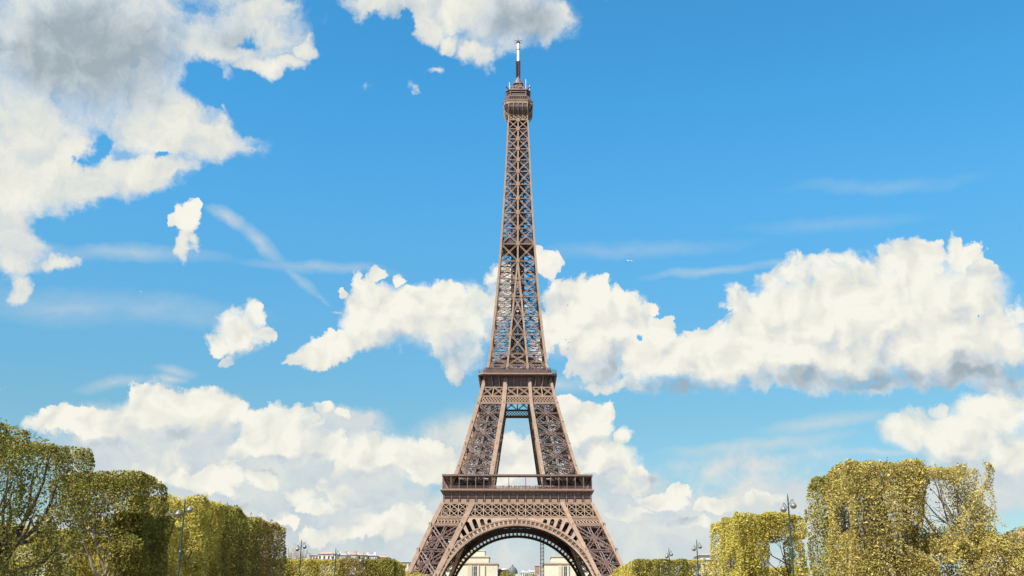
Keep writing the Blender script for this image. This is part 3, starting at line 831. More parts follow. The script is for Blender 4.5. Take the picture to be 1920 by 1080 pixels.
b = MB()
HX0, HX1 = 106.6, 111.6
for h, wd in ((102.9, .9), (106.5, .9), (111.3, .6)): b.beam(on_up(-lut(WO, h), h, .1), on_up(lut(WO, h), h, .1), wd, .6)
def span(h): return [-lut(WO, h), -lut(WI_UP, h), lut(WI_UP, h), lut(WO, h)]
s0_, s1_ = span(HX0), span(HX1)
for j in range(3):
    for i in range(2):
        f0, f1 = i / 2, (i + 1) / 2
        a0 = s0_[j] + (s0_[j + 1] - s0_[j]) * f0; b0 = s0_[j] + (s0_[j + 1] - s0_[j]) * f1
        a1 = s1_[j] + (s1_[j + 1] - s1_[j]) * f0; b1 = s1_[j] + (s1_[j + 1] - s1_[j]) * f1
        b.strut(on_up(a0, HX0, .1), on_up(b1, HX1, .1), .75, .24, (0, -1, 0)); b.strut(on_up(b0, HX0, .2), on_up(a1, HX1, .2), .75, .24, (0, -1, 0))
        b.beam(on_up(b0, HX0, .15), on_up(b1, HX1, .15), .5, .3)
n_ = 26; h0, h1 = 103.2, 106.2
for i in range(n_):
    for r in range(2):
        ha = h0 + (h1 - h0) * r / 2; hb_ = h0 + (h1 - h0) * (r + 1) / 2
        wa, wb = lut(WO, ha), lut(WO, hb_)
        xa0, xa1 = -wa + 2 * wa * i / n_, -wa + 2 * wa * (i + 1) / n_; xb0, xb1 = -wb + 2 * wb * i / n_, -wb + 2 * wb * (i + 1) / n_
        b.beam(on_up(xa0, ha, .08), on_up(xb1, hb_, .08), .34, .2); b.beam(on_up(xa1, ha, .08), on_up(xb0, hb_, .08), .34, .2)
belt2 = b.build('truss_belt', PAINT_PALE, tower)
for k in (1, 2, 3): copy_tree(belt2, tower).rotation_euler.z = k * math.pi / 2
b = MB(); b.ring(sq(17.6), sq(4), 110.2, 111.1); b.ring(sq(18.4), sq(16.9), 103.0, 103.4); b.build('service_floor', IRON_DARK, tower)

# --- the shaft above the second platform
SH = [118.3, 123.6, 129.7, 140.2, 150.5, 161.3, 171.2, 181.3, 191.2, 200.3, 209.5, 218.0, 226.4, 234.2, 241.2, 248.0, 254.0, 260.4, 265.8]
shaft = link('shaft', None, tower)
for sx, sy in ((-1, -1), (1, -1), (1, 1), (-1, 1)):
    sc_ = MB()
    for h0, h1 in zip(SH[:-1], SH[1:]):
        wd = 1.25 - .5 * (h0 - 118) / 150
        sc_.beam((sx * lut(WO, h0), sy * lut(WO, h0), h0), (sx * lut(WO, h1), sy * lut(WO, h1), h1), wd, wd, (0, -1, 0))
    sc_.build('corner_column', PAINT_PALE, shaft)
wb = MB()
for idx, (h0, h1) in enumerate(zip(SH[:-1], SH[1:])):
    o0, o1 = lut(WO, h0), lut(WO, h1); i0, i1 = lut(WI_UP, h0), lut(WI_UP, h1)
    wd = .95 - .42 * (h0 - 118) / 150; N = (0, -1, 0)
    for sg in ((-1, 1) if i0 > .05 else (1,)):
        wb.beam((sg * i0, -o0 - .05, h0), (sg * i1, -o1 - .05, h1), .95 - .2 * (h0 - 118) / 150, .6, N)
    for sg in (-1, 1):
        A0, A1, B0, B1 = (sg * o0, -o0, h0), (sg * o1, -o1, h1), (sg * i0, -o0, h0), (sg * i1, -o1, h1)
        wb.strut(A0, B1, wd, .2, N); wb.strut(Vector(B0) + Vector((0, -.1, 0)), Vector(A1) + Vector((0, -.1, 0)), wd, .2, N)
        wb.strut(A1, B1, wd * .8, .2, N)
        c = (Vector(A0) + Vector(B1) + Vector(B0) + Vector(A1)) / 4; wb.beam(c + Vector((0, -.2, -.5)), c + Vector((0, -.2, .5)), .9, .2, N)
        g_ = .8 if i1 > .1 else 1.0
        if i1 > .1 or sg > 0: wb.beam(Vector(B1) + Vector((0, -.42, -g_)), Vector(B1) + Vector((0, -.42, g_)), g_ * 1.9, .25, N)
    if i0 > .6:
        wb.strut((-i0, -o0, h0), (i1, -o1, h1), wd * .8, .2, N); wb.strut((i0, -o0 - .1, h0), (-i1, -o1 - .1, h1), wd * .8, .2, N)
        wb.strut((-i1, -o1, h1), (i1, -o1, h1), wd * .8, .2, N)
web = wb.build('lattice_web', PAINT_PALE, shaft)
for k in (1, 2, 3): copy_tree(web, shaft).rotation_euler.z = k * math.pi / 2
bk = MB()                                                            # inner planes of bracing, ring frames and ties inside the shaft
for h0, h1 in zip(SH[:-1], SH[1:]):
    for q in range(3):
        h = h0 + (h1 - h0) * q / 3; o_ = lut(WO, h) - .5; i_ = max(lut(WI_UP, h), .6)
        for a in range(4):
            R_ = Matrix.Rotation(a * math.pi / 2, 3, 'Z')
            bk.beam(R_ @ Vector((-o_, -i_, h)), R_ @ Vector((o_, -i_, h)), .28, .3, (0, 0, 1))
            h2 = h + (h1 - h0) / 3; o2 = lut(WO, h2) - .5
            bk.beam(R_ @ Vector((-o_, -i_ * 1.0, h)), R_ @ Vector((-3.2, -i_, h2)), .22, .22); bk.beam(R_ @ Vector((o_, -i_, h)), R_ @ Vector((3.2, -i_, h2)), .22, .22)
            bk.beam(R_ @ Vector((-3.2, -i_ * .5 - 1.5, h)), R_ @ Vector((-o2, -i_ * .5 - 1.5, h2)), .22, .22)
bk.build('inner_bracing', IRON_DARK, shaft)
co_ = MB()                                                           # lift shaft in the middle
for h0 in np.arange(120.7, 272, 3.4):
    h1 = h0 + 3.4; r = 3.1
    for a in range(4):
        R_ = Matrix.Rotation(a * math.pi / 2, 3, 'Z')
        co_.beam(R_ @ Vector((-r, -r, h0)), R_ @ Vector((-r, -r, h1)), .9, .9)
        co_.beam(R_ @ Vector((-r, -r, h0)), R_ @ Vector((r, -r, h1)), .5, .3); co_.beam(R_ @ Vector((r, -r, h0)), R_ @ Vector((-r, -r, h1)), .5, .3)
        co_.beam(R_ @ Vector((-r, -r, h1)), R_ @ Vector((r, -r, h1)), .7, .5)
        co_.beam(R_ @ Vector((-1.2, -r, h0)), R_ @ Vector((-1.2, -r, h1)), .5, .3); co_.beam(R_ @ Vector((1.2, -r, h0)), R_ @ Vector((1.2, -r, h1)), .5, .3)
for h0 in np.arange(196, 270, 9.0): co_.box(-1.9, 1.9, -1.9, 1.9, h0, h0 + 6.2)
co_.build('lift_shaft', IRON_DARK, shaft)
b = MB(); b.ring(sq(8.4), sq(2.6), 191.3, 191.9); b.ring(sq(8.3), sq(7.5), 191.9, 194.6); b.ring(sq(8.0), sq(3.4), 194.6, 195.0); b.build('transfer_platform', IRON_DARK, shaft)

# --- the top
HC = 266.0
b = MB()
for h, wd in ((266.0, .5), (268.9, .5)): b.beam((-5.4, -5.42, h), (5.4, -5.42, h), wd, .4)
for i in range(4):
    x0 = -5.2 + i * 2.6
    b.beam((x0, -5.4, 266.1), (x0 + 2.6, -5.4, 268.8), .4, .3); b.beam((x0 + 2.6, -5.45, 266.1), (x0, -5.45, 268.8), .4, .3)
    if i < 3:
        for (ya, za), (yb, zb) in zip(((-5.45, 266), (-5.5, 269), (-7.3, 271.2), (-8.0, 273)), ((-5.5, 269), (-7.3, 271.2), (-8.0, 273), (-8.05, 275))): b.beam((x0 + 2.6, ya, za), (x0 + 2.6, yb, zb), .36, .3)
    b.beam((x0 + .3, -5.4, 269.2), (x0 + 2.3, -5.4, 271.4), .3, .25); b.beam((x0 + 2.3, -5.4, 269.2), (x0 + .3, -5.4, 271.4), .3, .25)
for sg in (-1, 1):
    for (ya, za), (yb, zb) in zip(((-5.45, 266), (-5.5, 269), (-7.3, 271.2), (-8.0, 273)), ((-5.5, 269), (-7.3, 271.2), (-8.0, 273), (-8.05, 275))): b.beam((sg * 5.2, ya, za), (sg * 5.2, yb, zb), .55, .4)
for sg in (-1, 1):
    pts = [(5.3, 268.5), (5.5, 270.5), (6.1, 272.6), (7.0, 274.3), (7.8, 275.3)]
    for (a0, z0), (a1, z1) in zip(pts[:-1], pts[1:]): b.beam((sg * a0, -a0, z0), (sg * a1, -a1 + (.9 if a1 > 7.4 else 0), z1), .5, .5)
tb = b.build('bracket_collar', PAINT_PALE, tower)
for k in (1, 2, 3): copy_tree(tb, tower).rotation_euler.z = k * math.pi / 2
b = MB(); b.loft([(octo(5.0, 1.2), 266.2), (octo(5.05, 1.3), 269.0), (octo(7.0, 2.4), 271.2), (octo(7.75, 2.6), 273.0), (octo(7.75, 2.6), 275.0)]); b.build('cage', IRON_DARK, tower)
b = MB(); b.loft([(octo(8.05, 2.7), 275.0), (octo(8.1, 2.7), 276.9)]); b.ring(octo(8.35, 2.8), octo(7.6, 2.6), 276.9, 277.3); top1 = b.build('top_gallery', PAINT_PALE, tower)
b = MB()
for i in range(13): b.box(-4.9 + i * .76, -4.9 + i * .76 + .42, -8.2, -8.05, 275.7, 276.5)
b.build('frieze_plates', PAINT_PALE, top1)
b = MB()
for z in (277.4, 278.0, 278.6, 279.2, 279.8): b.ring(octo(7.7 - (z - 277) * .18, 2.6), octo(7.55 - (z - 277) * .18, 2.5), z, z + .14)
for k in range(8):
    P_ = octo(7.65, 2.6); Q_ = octo(7.1, 2.4); a, c = P_[k], P_[(k + 1) % 8]; a2, c2 = Q_[k], Q_[(k + 1) % 8]
    for i in range(9):
        f_ = i / 8; b.beam((a[0] + (c[0] - a[0]) * f_, a[1] + (c[1] - a[1]) * f_, 277.3), (a2[0] + (c2[0] - a2[0]) * f_, a2[1] + (c2[1] - a2[1]) * f_, 280.1), .13, .13)
b.build('safety_mesh', PAINT, top1)
b = MB(); b.loft([(octo(6.2, 2.0), 277.3), (octo(6.2, 2.0), 282.6)]); room = b.build('top_cabin', IRON_DARK, tower)
b = MB()
for k in range(8):
    P_ = octo(6.45, 2.1); b.beam((*P_[k], 280.0), (*P_[k], 284.2), .45, .45)
b.ring(octo(7.0, 2.3), octo(5.8, 1.9), 280.0, 280.6); b.ring(octo(6.6, 2.2), octo(5.9, 1.9), 282.9, 283.4); b.build('cabin_frame', PAINT, room)
b = MB(); b.loft([(octo(7.0, 2.2), 284.0), (octo(6.9, 2.2), 284.5), (octo(4.6, 1.4), 286.4), (octo(3.4, 1.0), 288.2)]); b.build('cabin_roof', PAINT, room)
b = MB()
for sx, sy in ((-1, -1), (1, -1), (1, 1), (-1, 1)):                   # turned-up roof corners
    b.beam((sx * 5.2, sy * 5.2, 284.9), (sx * 6.9, sy * 6.9, 285.9), .6, .3, (0, 0, 1))
rr = random.Random(4)
for i in range(64):                                                  # aerials, dishes and boxes crowding the roof
    an = rr.uniform(0, 6.283); r = rr.uniform(2.4, 6.6); x, y = r * math.cos(an), r * math.sin(an); z = 288.6 - (r - 2.4) * .85
    t = rr.random()
    if t < .45: b.beam((x, y, z - .6), (x, y, z + rr.uniform(1.2, 3.2)), .16, .16)
    elif t < .8: s_ = rr.uniform(.35, .8); b.box(x - s_, x + s_, y - s_, y + s_, z, z + s_ * 2)
    else: b.lathe([(.15, 0), (.55, .25), (.6, .5)], (x, y, z + .3), 8)
b.build('aerial_cluster', PAINT, room)
b = MB(); b.beam((4.3, -4.2, 284.5), (4.3, -4.2, 292.0), .22, .22); b.beam((6.4, -3.6, 283.0), (6.4, -3.6, 288.6), .2, .2); b.beam((-5.0, -4.6, 285), (-5.0, -4.6, 289.8), .22, .22)
for x, z in ((-4.2, 286.1), (-1.2, 286.6)): b.lathe([(.1, 0), (.55, .1), (.6, .3)], (x, -5.6, z), 10)
b.build('whip_aerial', WHITE_MAST, room)
b = MB(); b.lathe([(2.4, 287.8), (2.4, 290.6), (2.55, 290.7), (2.3, 291.8), (1.7, 293.2), (1.2, 294.0), (1.0, 295.6), (.4, 296)], (0, 0, 0), 14); dome = b.build('lantern_dome', PAINT, tower)
b = MB()
for i in range(10):
    an = i * .628; b.beam((2.45 * math.cos(an), 2.45 * math.sin(an), 287.9), (2.45 * math.cos(an), 2.45 * math.sin(an), 290.6), .25, .25)
b.ring(octo(2.8, .9), octo(2.2, .7), 290.5, 290.8); b.build('lantern_frame', PAINT_PALE, dome)
b = MB()
for z in np.arange(295.4, 305.6, 1.15):
    r = 1.05
    for k in range(4):
        R_ = Matrix.Rotation(k * math.pi / 2, 3, 'Z')
        b.beam(R_ @ Vector((-r, -r, z)), R_ @ Vector((-r, -r, z + 1.15)), .22, .22); b.beam(R_ @ Vector((-r, -r, z)), R_ @ Vector((r, -r, z + 1.15)), .16, .16)
        b.box(*((-1.35, -.6) if k < 2 else (.5, 1.3)), -1.3, -.6, z + .15 * k, z + .15 * k + .5)
    b.box(-.7, .7, -.7, .7, z, z + .75)
antenna = b.build('antenna_mast', IRON_DARK, tower)
b = MB(); b.lathe([(.72, 305.7), (.72, 317.4), (.6, 317.6)], (0, 0, 0), 10); b.build('radome', WHITE_MAST, antenna)
b = MB()
for z in np.arange(306.4, 317.3, .8): b.beam((.7, -.5, z), (1.15, -.7, z), .22, .22)
b.ring(octo(.85, .3), octo(.6, .2), 313.2, 313.5); b.build('ladder_rungs', PAINT, antenna)
b = MB()
b.box(-.9, .9, -.9, .9, 317.6, 318.4); b.beam((-2.2, 0, 319.2), (2.2, 0, 319.2), .2, .2); b.beam((-1.9, 0, 317.7), (1.9, 0, 317.7), .2, .2); b.beam((0, -2, 318.6), (0, 2, 318.6), .2, .2)
for x in (-2.1, -1.0, 1.0, 2.1): b.beam((x, 0, 317.5), (x * .9, 0, 319.4), .16, .16)
b.beam((0, 0, 318), (0, 0, 320.4), .3, .3); b.build('crossbar_aerial', IRON_DARK, antenna)
#@@PART3

# ------------------------------------------------------------------ trees
FINE, MORE = 0.47, 4.4                                              # leaf size and leaf count of all foliage


def leaf_mesh(name, C_, size, m, flat=0.0):
    """one small kite-shaped leaf clump at every point of C_"""
    n = len(C_)
    if n == 0: C_ = np.zeros((1, 3)); n = 1
    nn = rng.normal(size=(n, 3)) * .75 + np.array([-.12, -.22, .75]); nn /= np.linalg.norm(nn, axis=1)[:, None] + 1e-9     # leaves turn towards the light
    r = rng.normal(size=(n, 3)); a = np.cross(nn, r); a /= np.linalg.norm(a, axis=1)[:, None] + 1e-9; t = np.cross(nn, a)
    sz = size * FINE * np.clip(rng.lognormal(0, .38, (n, 1)), .4, 2.2)
    A = a * sz; T = t * sz * rng.uniform(.45, .75, (n, 1)); N = np.cross(a, t) * sz * .18
    V = np.empty((n, 4, 3)); V[:, 0] = C_ - A; V[:, 1] = C_ + T + N; V[:, 2] = C_ + A; V[:, 3] = C_ - T + N
    me = bpy.data.meshes.new(name)
    me.vertices.add(4 * n); me.vertices.foreach_set('co', V.ravel())
    me.loops.add(4 * n); me.loops.foreach_set('vertex_index', np.arange(4 * n, dtype=np.int32))
    me.polygons.add(n); me.polygons.foreach_set('loop_start', np.arange(0, 4 * n, 4, dtype=np.int32)); me.polygons.foreach_set('loop_total', np.full(n, 4, dtype=np.int32))
    me.materials.append(m); me.update(); me.validate()
    return me


def lump(p, k, seed):
    """cheap smooth noise, about -1 to 1"""
    r = np.random.default_rng(seed); o = 0
    for i in range(5):
        d = r.normal(size=3); d /= np.linalg.norm(d); o = o + np.sin(p @ (d * k * (0.7 + .35 * i)) + r.uniform(0, 6.28)) / (1 + .3 * i)
    return o / 2.2


def clipped_points(x0, x1, y0, y1, z0, z1, n, seed, faces=(1, 1, 1, 1, 1), shell=0.75, gap=-.55, rough=.16, opens=(), inset=0.0):
    """points of foliage clipped to a box: thick near the cut faces, thinner within, with gaps and lumps"""
    n = int(n * MORE); L = np.array([x0, y0, z0]); H = np.array([x1, y1, z1]); S = H - L
    areas = np.array([S[1] * S[2], S[1] * S[2], S[0] * S[2], S[0] * S[2], S[0] * S[1] * 1.3]) * np.array(faces)      # x0, x1, y0, y1, top
    ns = int(n * shell); p = rng.uniform(size=(n, 3)) * S + L
    f = rng.choice(5, ns, p=areas / areas.sum()); dep = np.minimum(rng.exponential(.22, ns), 1.2)
    for k, (ax, lo) in enumerate(((0, 1), (0, 0), (1, 1), (1, 0), (2, 0))):
        i = np.nonzero(f == k)[0]; p[i, ax] = L[ax] + dep[i] if lo else H[ax] - dep[i]
    w_ = lump(p, 2.2, seed + 1)[:, None] * rough
    c_ = (L + H) / 2; q = (p - c_) / (S / 2)
    edge = np.sort(np.abs(q), axis=1)[:, 1]                            # rounded arrises
    p = p + q * w_ - q * (np.clip(edge - .86, 0, 1) * .9)[:, None]
    keep = lump(p, 1.5, seed + 2) + .45 * lump(p, 3.6, seed + 3) > gap
    for (cx, cy, cz, rx, ry, rz_, pr) in opens:
        d = ((p[:, 0] - cx) / rx) ** 2 + ((p[:, 1] - cy) / ry) ** 2 + ((p[:, 2] - cz) / rz_) ** 2
        keep &= ~((d < 1 + .35 * lump(p, 2.5, seed + 9)) & (rng.uniform(size=len(p)) < pr))
    return p[keep]


def limbs(mb, base, top, r0, targets, seed, fork=.55, sub=3, reach=.55):
    """tapered trunk, limbs that leave it at the fork and bend outwards and up, and twigs on the limbs"""
    r = random.Random(seed); base = Vector(base); top = Vector(top)
    ax = top - base; pts = []; rad = []
    for i in range(7):
        t = i / 6; pts.append(base + ax * t + Vector((r.uniform(-.10, .10), r.uniform(-.10, .10), 0)) * (t > 0)); rad.append(r0 * (1 - .5 * t) * (1.25 if i == 0 else 1))
    mb.tube(pts, rad, 8)
    for tg in targets:
        tg = Vector(tg); s0 = pts[0].lerp(pts[-1], r.uniform(fork, 1.0)); q = []; rr_ = []
        bend = Vector((tg.x, tg.y, s0.z + (tg.z - s0.z) * .35))
        r1 = r0 * r.uniform(.28, .42)
        for i in range(7):
            t = i / 6; u = s0 * (1 - t) ** 2 + bend * 2 * t * (1 - t) + tg * t * t
            q.append(u + Vector((r.uniform(-.08, .08), r.uniform(-.08, .08), r.uniform(-.08, .08))) * (i > 0)); rr_.append(r1 * (1 - .85 * t) + .012)
        mb.tube(q, rr_, 6)
        for k in range(sub):
            i = r.randint(2, 5); d = Vector((r.uniform(-1, 1), r.uniform(-1, 1), r.uniform(-.1, 1.1))).normalized() * r.uniform(.4, 1) * reach * 2.6
            a = q[i]; mb.tube([a, a + d * .5 + Vector((0, 0, .08)), a + d], [rr_[i] * .55, rr_[i] * .35, .01], 5)
    return mb


def clipped_tree(name, label, x, y, z, n, size, mat, seed, trunk=None, top=None, bark=None, group=None, r0=.22, nl=7, targets=None, **kw):
    """a tree cut to a block: x, y, z are (low, high) of its crown"""
    cx, cy = (x[0] + x[1]) / 2, (y[0] + y[1]) / 2
    bx, by = trunk or (cx, cy); tx, ty, tz = top or (bx, by, z[0] + (z[1] - z[0]) * .45)
    o = thing(name, label, 'tree', (bx, by, 0), 0, group)
    r = random.Random(seed + 50)
    tg = [(r.uniform(x[0] + .3, x[1] - .3), r.uniform(y[0] + .3, y[1] - .3), r.uniform(max(tz + .5, z[1] - 2.6), z[1] - .25)) for _ in range(nl)]
    tg += [(r.choice((x[0] + .3, x[1] - .3)), r.uniform(y[0], y[1]), r.uniform(tz - .4, tz + 1.8)) for _ in range(nl // 2)]
    if targets: tg = targets
    off = Vector((bx, by, 0))
    mb = limbs(MB(), (0, 0, -.1), Vector((tx, ty, tz)) - off, r0, [Vector(t) - off for t in tg], seed)
    mb.build('trunk', bark or BARK, o)
    p = clipped_points(*x, *y, *z, n, seed, **kw) - np.array([bx, by, 0])
    # sprigs that have outgrown the shears
    k = int(8 * (x[1] - x[0])); sx = rng.uniform(x[0], x[1], k); sy = rng.uniform(y[0], y[1], k)
    sp_ = [np.array([sx[i] - bx + rng.normal(0, .03), sy[i] - by + rng.normal(0, .03), z[1] + h]) for i in range(k) for h in np.arange(-.1, rng.uniform(-.05, .26), .06)]
    link('crown', leaf_mesh('crown', np.concatenate([p, np.array(sp_)]) if sp_ else p, size, mat), o)
    return o


def round_tree(name, label, x, y, h, rad, n, size, mat, seed, zb=None, group=None, bark=None):
    o = thing(name, label, 'tree', (x, y, 0), 0, group); r = np.random.default_rng(seed)
    zb = h * .3 if zb is None else zb; cz = (h + zb) / 2; hz = (h - zb) / 2
    n = int(n * MORE); u = r.normal(size=(n, 3)); u /= np.linalg.norm(u, axis=1)[:, None]; q = u * (r.uniform(size=(n, 1)) ** .28)
    p = q * np.array([rad, rad, hz]); p = p * (1 + .22 * lump(p, 2.4 / rad * 2, seed)[:, None]); keep = lump(p, 5.0 / rad, seed + 3) > -.6
    p = p[keep] + np.array([0, 0, cz])
    tg = [(r.uniform(-.7, .7) * rad, r.uniform(-.7, .7) * rad, r.uniform(cz, h - .1 * hz)) for _ in range(7)]
    limbs(MB(), (0, 0, 0), (0, 0, cz * .9), max(.15, h * .02), tg, seed).build('trunk', bark or BARK, o)
    link('crown', leaf_mesh('crown', p, size, mat), o)
    return o


def bare_tree(label, x, y, z0, h, rad, seed, n=26, group=None, buds=500, bsize=.25):
    """a leafless tree: limbs dividing into many fine twigs, some buds"""
    o = thing('bare_tree', label, 'tree', (x, y, z0), 0, group); r = random.Random(seed); mb = MB(); ends = []
    mb.tube([(0, 0, -.2), (.1, 0, h * .2), (0, .1, h * .42)], [h * .022, h * .018, h * .014], 7)
    for i in range(n):
        a = r.uniform(0, 6.283); t = r.uniform(.3, 1); s = Vector((0, 0, h * r.uniform(.2, .42)))
        e = Vector((math.cos(a) * rad * t, math.sin(a) * rad * t, h * r.uniform(.62, 1.0 - .25 * t)))
        m_ = s.lerp(e, .5) + Vector((0, 0, -h * .04)); mb.tube([s, m_, e], [h * .009, h * .005, h * .0015], 5)
        for k in range(7):
            b0 = m_.lerp(e, r.uniform(0, 1)); d = Vector((r.uniform(-1, 1), r.uniform(-1, 1), r.uniform(0, 1.2))).normalized() * h * r.uniform(.07, .17)
            mb.tube([b0, b0 + d], [h * .0028, h * .001], 4); ends.append(b0 + d); ends.append(b0 + d * .6)
    mb.build('trunk', TWIG, o)
    E_ = np.array([tuple(e) for e in ends]); p = E_[rng.integers(0, len(E_), buds)] + rng.normal(0, h * .02, (buds, 3))
    link('crown', leaf_mesh('crown', p, bsize, LEAF_RUST), o)
    return o


XL, XR = -20.0, 17.0                                                  # inner faces of the two avenues of clipped trees
HL, HR = 8.95, 9.3
# left avenue, nearest block
clipped_tree('clipped_tree', 'dark clipped tree at the left edge of the avenue with sky showing through its middle', (XL - 5.4, XL), (43.4, 50.3), (2.9, HL), 15500, .105, LEAF_DARK, 11,
             trunk=(-22.4, 47.0), top=(-22.2, 47.2, 5.0), r0=.30, nl=11, shell=.74, gap=-.38, opens=((-22.0, 46.5, 6.3, 2.6, 4.0, 1.5, .84), (-20.4, 49.0, 4.9, 1.3, 2.6, 1.3, .6), (-23.5, 44.6, 5.6, 1.5, 2, 1.2, .8)))
clipped_tree('clipped_tree', 'clipped tree cut off by the left edge of the picture, nearest of all', (XL - 5.4, XL), (36.6, 43.3), (2.9, HL + .05), 9500, .11, LEAF_DARK, 12, trunk=(-22.6, 40.0), r0=.28, gap=-.4,
             opens=((-21.6, 40, 6.0, 2.6, 3.4, 1.4, .8),))
# second block
clipped_tree('clipped_tree', 'flat topped clipped tree with bare grey trunk and an open underside on the left', (XL - 5.2, XL - .1), (57.1, 61.6), (4.9, HL + .05), 9500, .115, LEAF_OLIVE, 13,
             trunk=(-22.35, 58.6), top=(-22.1, 58.8, 6.3), bark=BARK_PALE, r0=.21, gap=-.5,
             targets=[(-24.6, 58.4, 6.5), (-24.2, 59.5, 8.2), (-23.0, 58.2, 8.6), (-22.4, 60, 8.7), (-21.4, 58.3, 8.4), (-20.6, 59.5, 8.5), (-20.4, 60.5, 7.6), (-20.8, 58.0, 7.2), (-23.6, 57.6, 7.9)], opens=((-23.2, 58.0, 5.6, 1.7, 2.6, 1.15, .93), (-21.8, 57.6, 6.6, .8, 1.0, .8, .6)))
clipped_tree('clipped_tree', 'dense dark clipped tree leafed to the ground beside the grey trunk', (-21.9, XL + .02), (57.9, 62.2), (.6, 7.0), 8000, .115, LEAF_OLIVE, 14, trunk=(-20.9, 60.4), r0=.2, gap=-.6)
# third block: five trees merged into one long wall
for i, (ya, yb) in enumerate(((68.6, 73.6), (73.6, 78.6), (78.6, 83.6), (83.6, 88.6), (88.6, 93.8))):
    lab = ['first tree of the long clipped wall on the left, just behind the lamp post', 'second tree of the long clipped wall on the left, past the lamp post', 'middle tree of the long clipped wall on the left',
           'last but one tree of the long clipped wall on the left', 'last tree of the long clipped wall on the left, at its square far end'][i]
    clipped_tree('clipped_tree', lab, (XL - 5, XL), (ya - .15, yb + .15), (.5, HL + .12 * math.sin(i * 2.1)), 8600 if i else 10500, .135, (LEAF_LIME, LEAF_OLIVE, LEAF_OLIVE, LEAF_RUST, LEAF_LIME)[i] if i in (0,) else (LEAF_OLIVE if i < 3 else LEAF_RUST), 20 + i, r0=.2, nl=5, gap=(-.75, -.8, -.95, -1.15, -1.2)[i], rough=.14,
                 group='trees of the long clipped wall', opens=((-20.2, ya + 2.8, 4.4, .8, 1.1, .9, .75),) if i < 2 else ())
# low hedges behind the left avenue
def hedge(label, x, y, z, n, size, mat, seed, group=None, **kw):
    o = thing('clipped_hedge', label, 'hedge', ((x[0] + x[1]) / 2, (y[0] + y[1]) / 2, 0), 0, group)
    c = np.array([(x[0] + x[1]) / 2, (y[0] + y[1]) / 2, 0])
    link('foliage', leaf_mesh('foliage', clipped_points(*x, *y, *z, n, seed, **kw) - c, size, mat), o)
    mb = MB(); r = random.Random(seed); k = max(3, int((x[1] - x[0] + y[1] - y[0]) / 1.6))
    for i in range(k):
        px, py = r.uniform(x[0] + .3, x[1] - .3) - c[0], r.uniform(y[0] + .3, y[1] - .3) - c[1]
        mb.tube([(px, py, 0), (px + r.uniform(-.2, .2), py, z[1] * .5), (px + r.uniform(-.5, .5), py + r.uniform(-.3, .3), z[1] * .9)], [.07, .05, .015], 5)
    mb.build('stems', BARK, o)
    return o


hedge('low yellow green hedge behind the trunk of the grey barked tree', (-29.5, -25.6), (58, 78), (.1, 6.3), 15000, .13, LEAF_LIME, 31, gap=-.8)
hedge('low hedge at the foot of the dark tree by the left edge', (-32, -25.8), (44, 57.5), (.1, 4.4), 11000, .12, LEAF_LIME, 32, gap=-.8)
hedge('low yellow green hedge in the gap before the long clipped wall on the left', (-25.4, -20.6), (62.7, 67.8), (.1, 7.0), 11000, .125, LEAF_LIME, 33, gap=-.75)
# far left block
for i in range(5):
    xa = -20.0 - 4.3 * (i + 1)
    clipped_tree('clipped_tree', ['tree at the right end of the far clipped row on the left', 'second tree from the right in the far clipped row on the left', 'middle tree of the far clipped row on the left',
                 'fourth tree from the right in the far clipped row on the left', 'far clipped row tree beside the end of the long wall on the left'][i], (xa - .2, xa + 4.5), (175, 180), (.6, 10.3 + .1 * math.sin(i * 1.7)), 5200, .21,
                 (LEAF_OLIVE, LEAF_RUST, LEAF_LIME, LEAF_LIME, LEAF_OLIVE)[i], 40 + i, r0=.25, nl=6, gap=-.62, rough=.22, group='trees of the far clipped row on the left')
for i in range(3):
    ya = 180.2 + 5 * i
    clipped_tree('clipped_tree', ['first clipped tree running back towards the tower from the far left row', 'second clipped tree running back towards the tower from the far left row', 'clipped tree nearest the left foot of the tower'][i], (-25, -20), (ya, ya + 5.1), (.6, 10.25),
                 4200, .22, LEAF_LIME, 47 + i, r0=.25, nl=5, gap=-.8, group='trees running back on the left')

# right avenue
clipped_tree('clipped_tree', 'narrow gold clipped tree at the far end of the first block on the right', (XR, XR + 3.0), (89.1, 95.2), (.5, HR - .05), 7800, .135, LEAF_LIME, 61, r0=.2, nl=6, gap=-.75)
clipped_tree('clipped_tree', 'dense gold clipped tree to the left of the arched gap', (XR, XR + 2.5), (83.1, 89.2), (.4, HR), 9500, .135, LEAF_LIME, 62, trunk=(18.7, 86), r0=.22, nl=7, gap=-.62, opens=((18.0, 83.2, 3.5, .5, 1.0, 1.6, .8),))
clipped_tree('clipped_tree', 'gold clipped tree whose crown bridges the arched gap behind the lamp post', (XR + 2.2, XR + 5.5), (83.1, 88.0), (7.5, HR + .02), 5300, .13, LEAF_LIME, 63, trunk=(21.9, 85.0), top=(21.4, 85.0, 5.8), r0=.11, nl=5, gap=-.6)
hedge('low clipped hedge seen through the arched gap', (19.9, 27), (100, 103), (.1, 6.0), 6500, .15, LEAF_LIME, 64, gap=-.9)
hedge('shrubby undergrowth right of the arched gap, below the lamp post', (21.2, 23.2), (83.4, 87), (.1, 7.4), 3900, .13, LEAF_LIME, 65, gap=-.28, rough=.3)
clipped_tree('clipped_tree', 'green lumpy clipped tree on the left of the tallest right hand block', (XR, XR + 3.7), (58.6, 62.9), (.4, HR - .18), 11500, .112, LEAF_OLIVE, 66, r0=.22, nl=7, gap=-.55, rough=.24)
clipped_tree('clipped_tree', 'tall dense golden brown clipped tree in front on the right', (XR, XR + 4.0), (54.2, 58.6), (.4, HR + .12), 16500, .108, LEAF_GOLD, 67, trunk=(20.0, 56.4), r0=.26, nl=9, gap=-.58, rough=.22,
             opens=((20.6, 54.2, 5.9, .7, 1.2, .5, .7),))
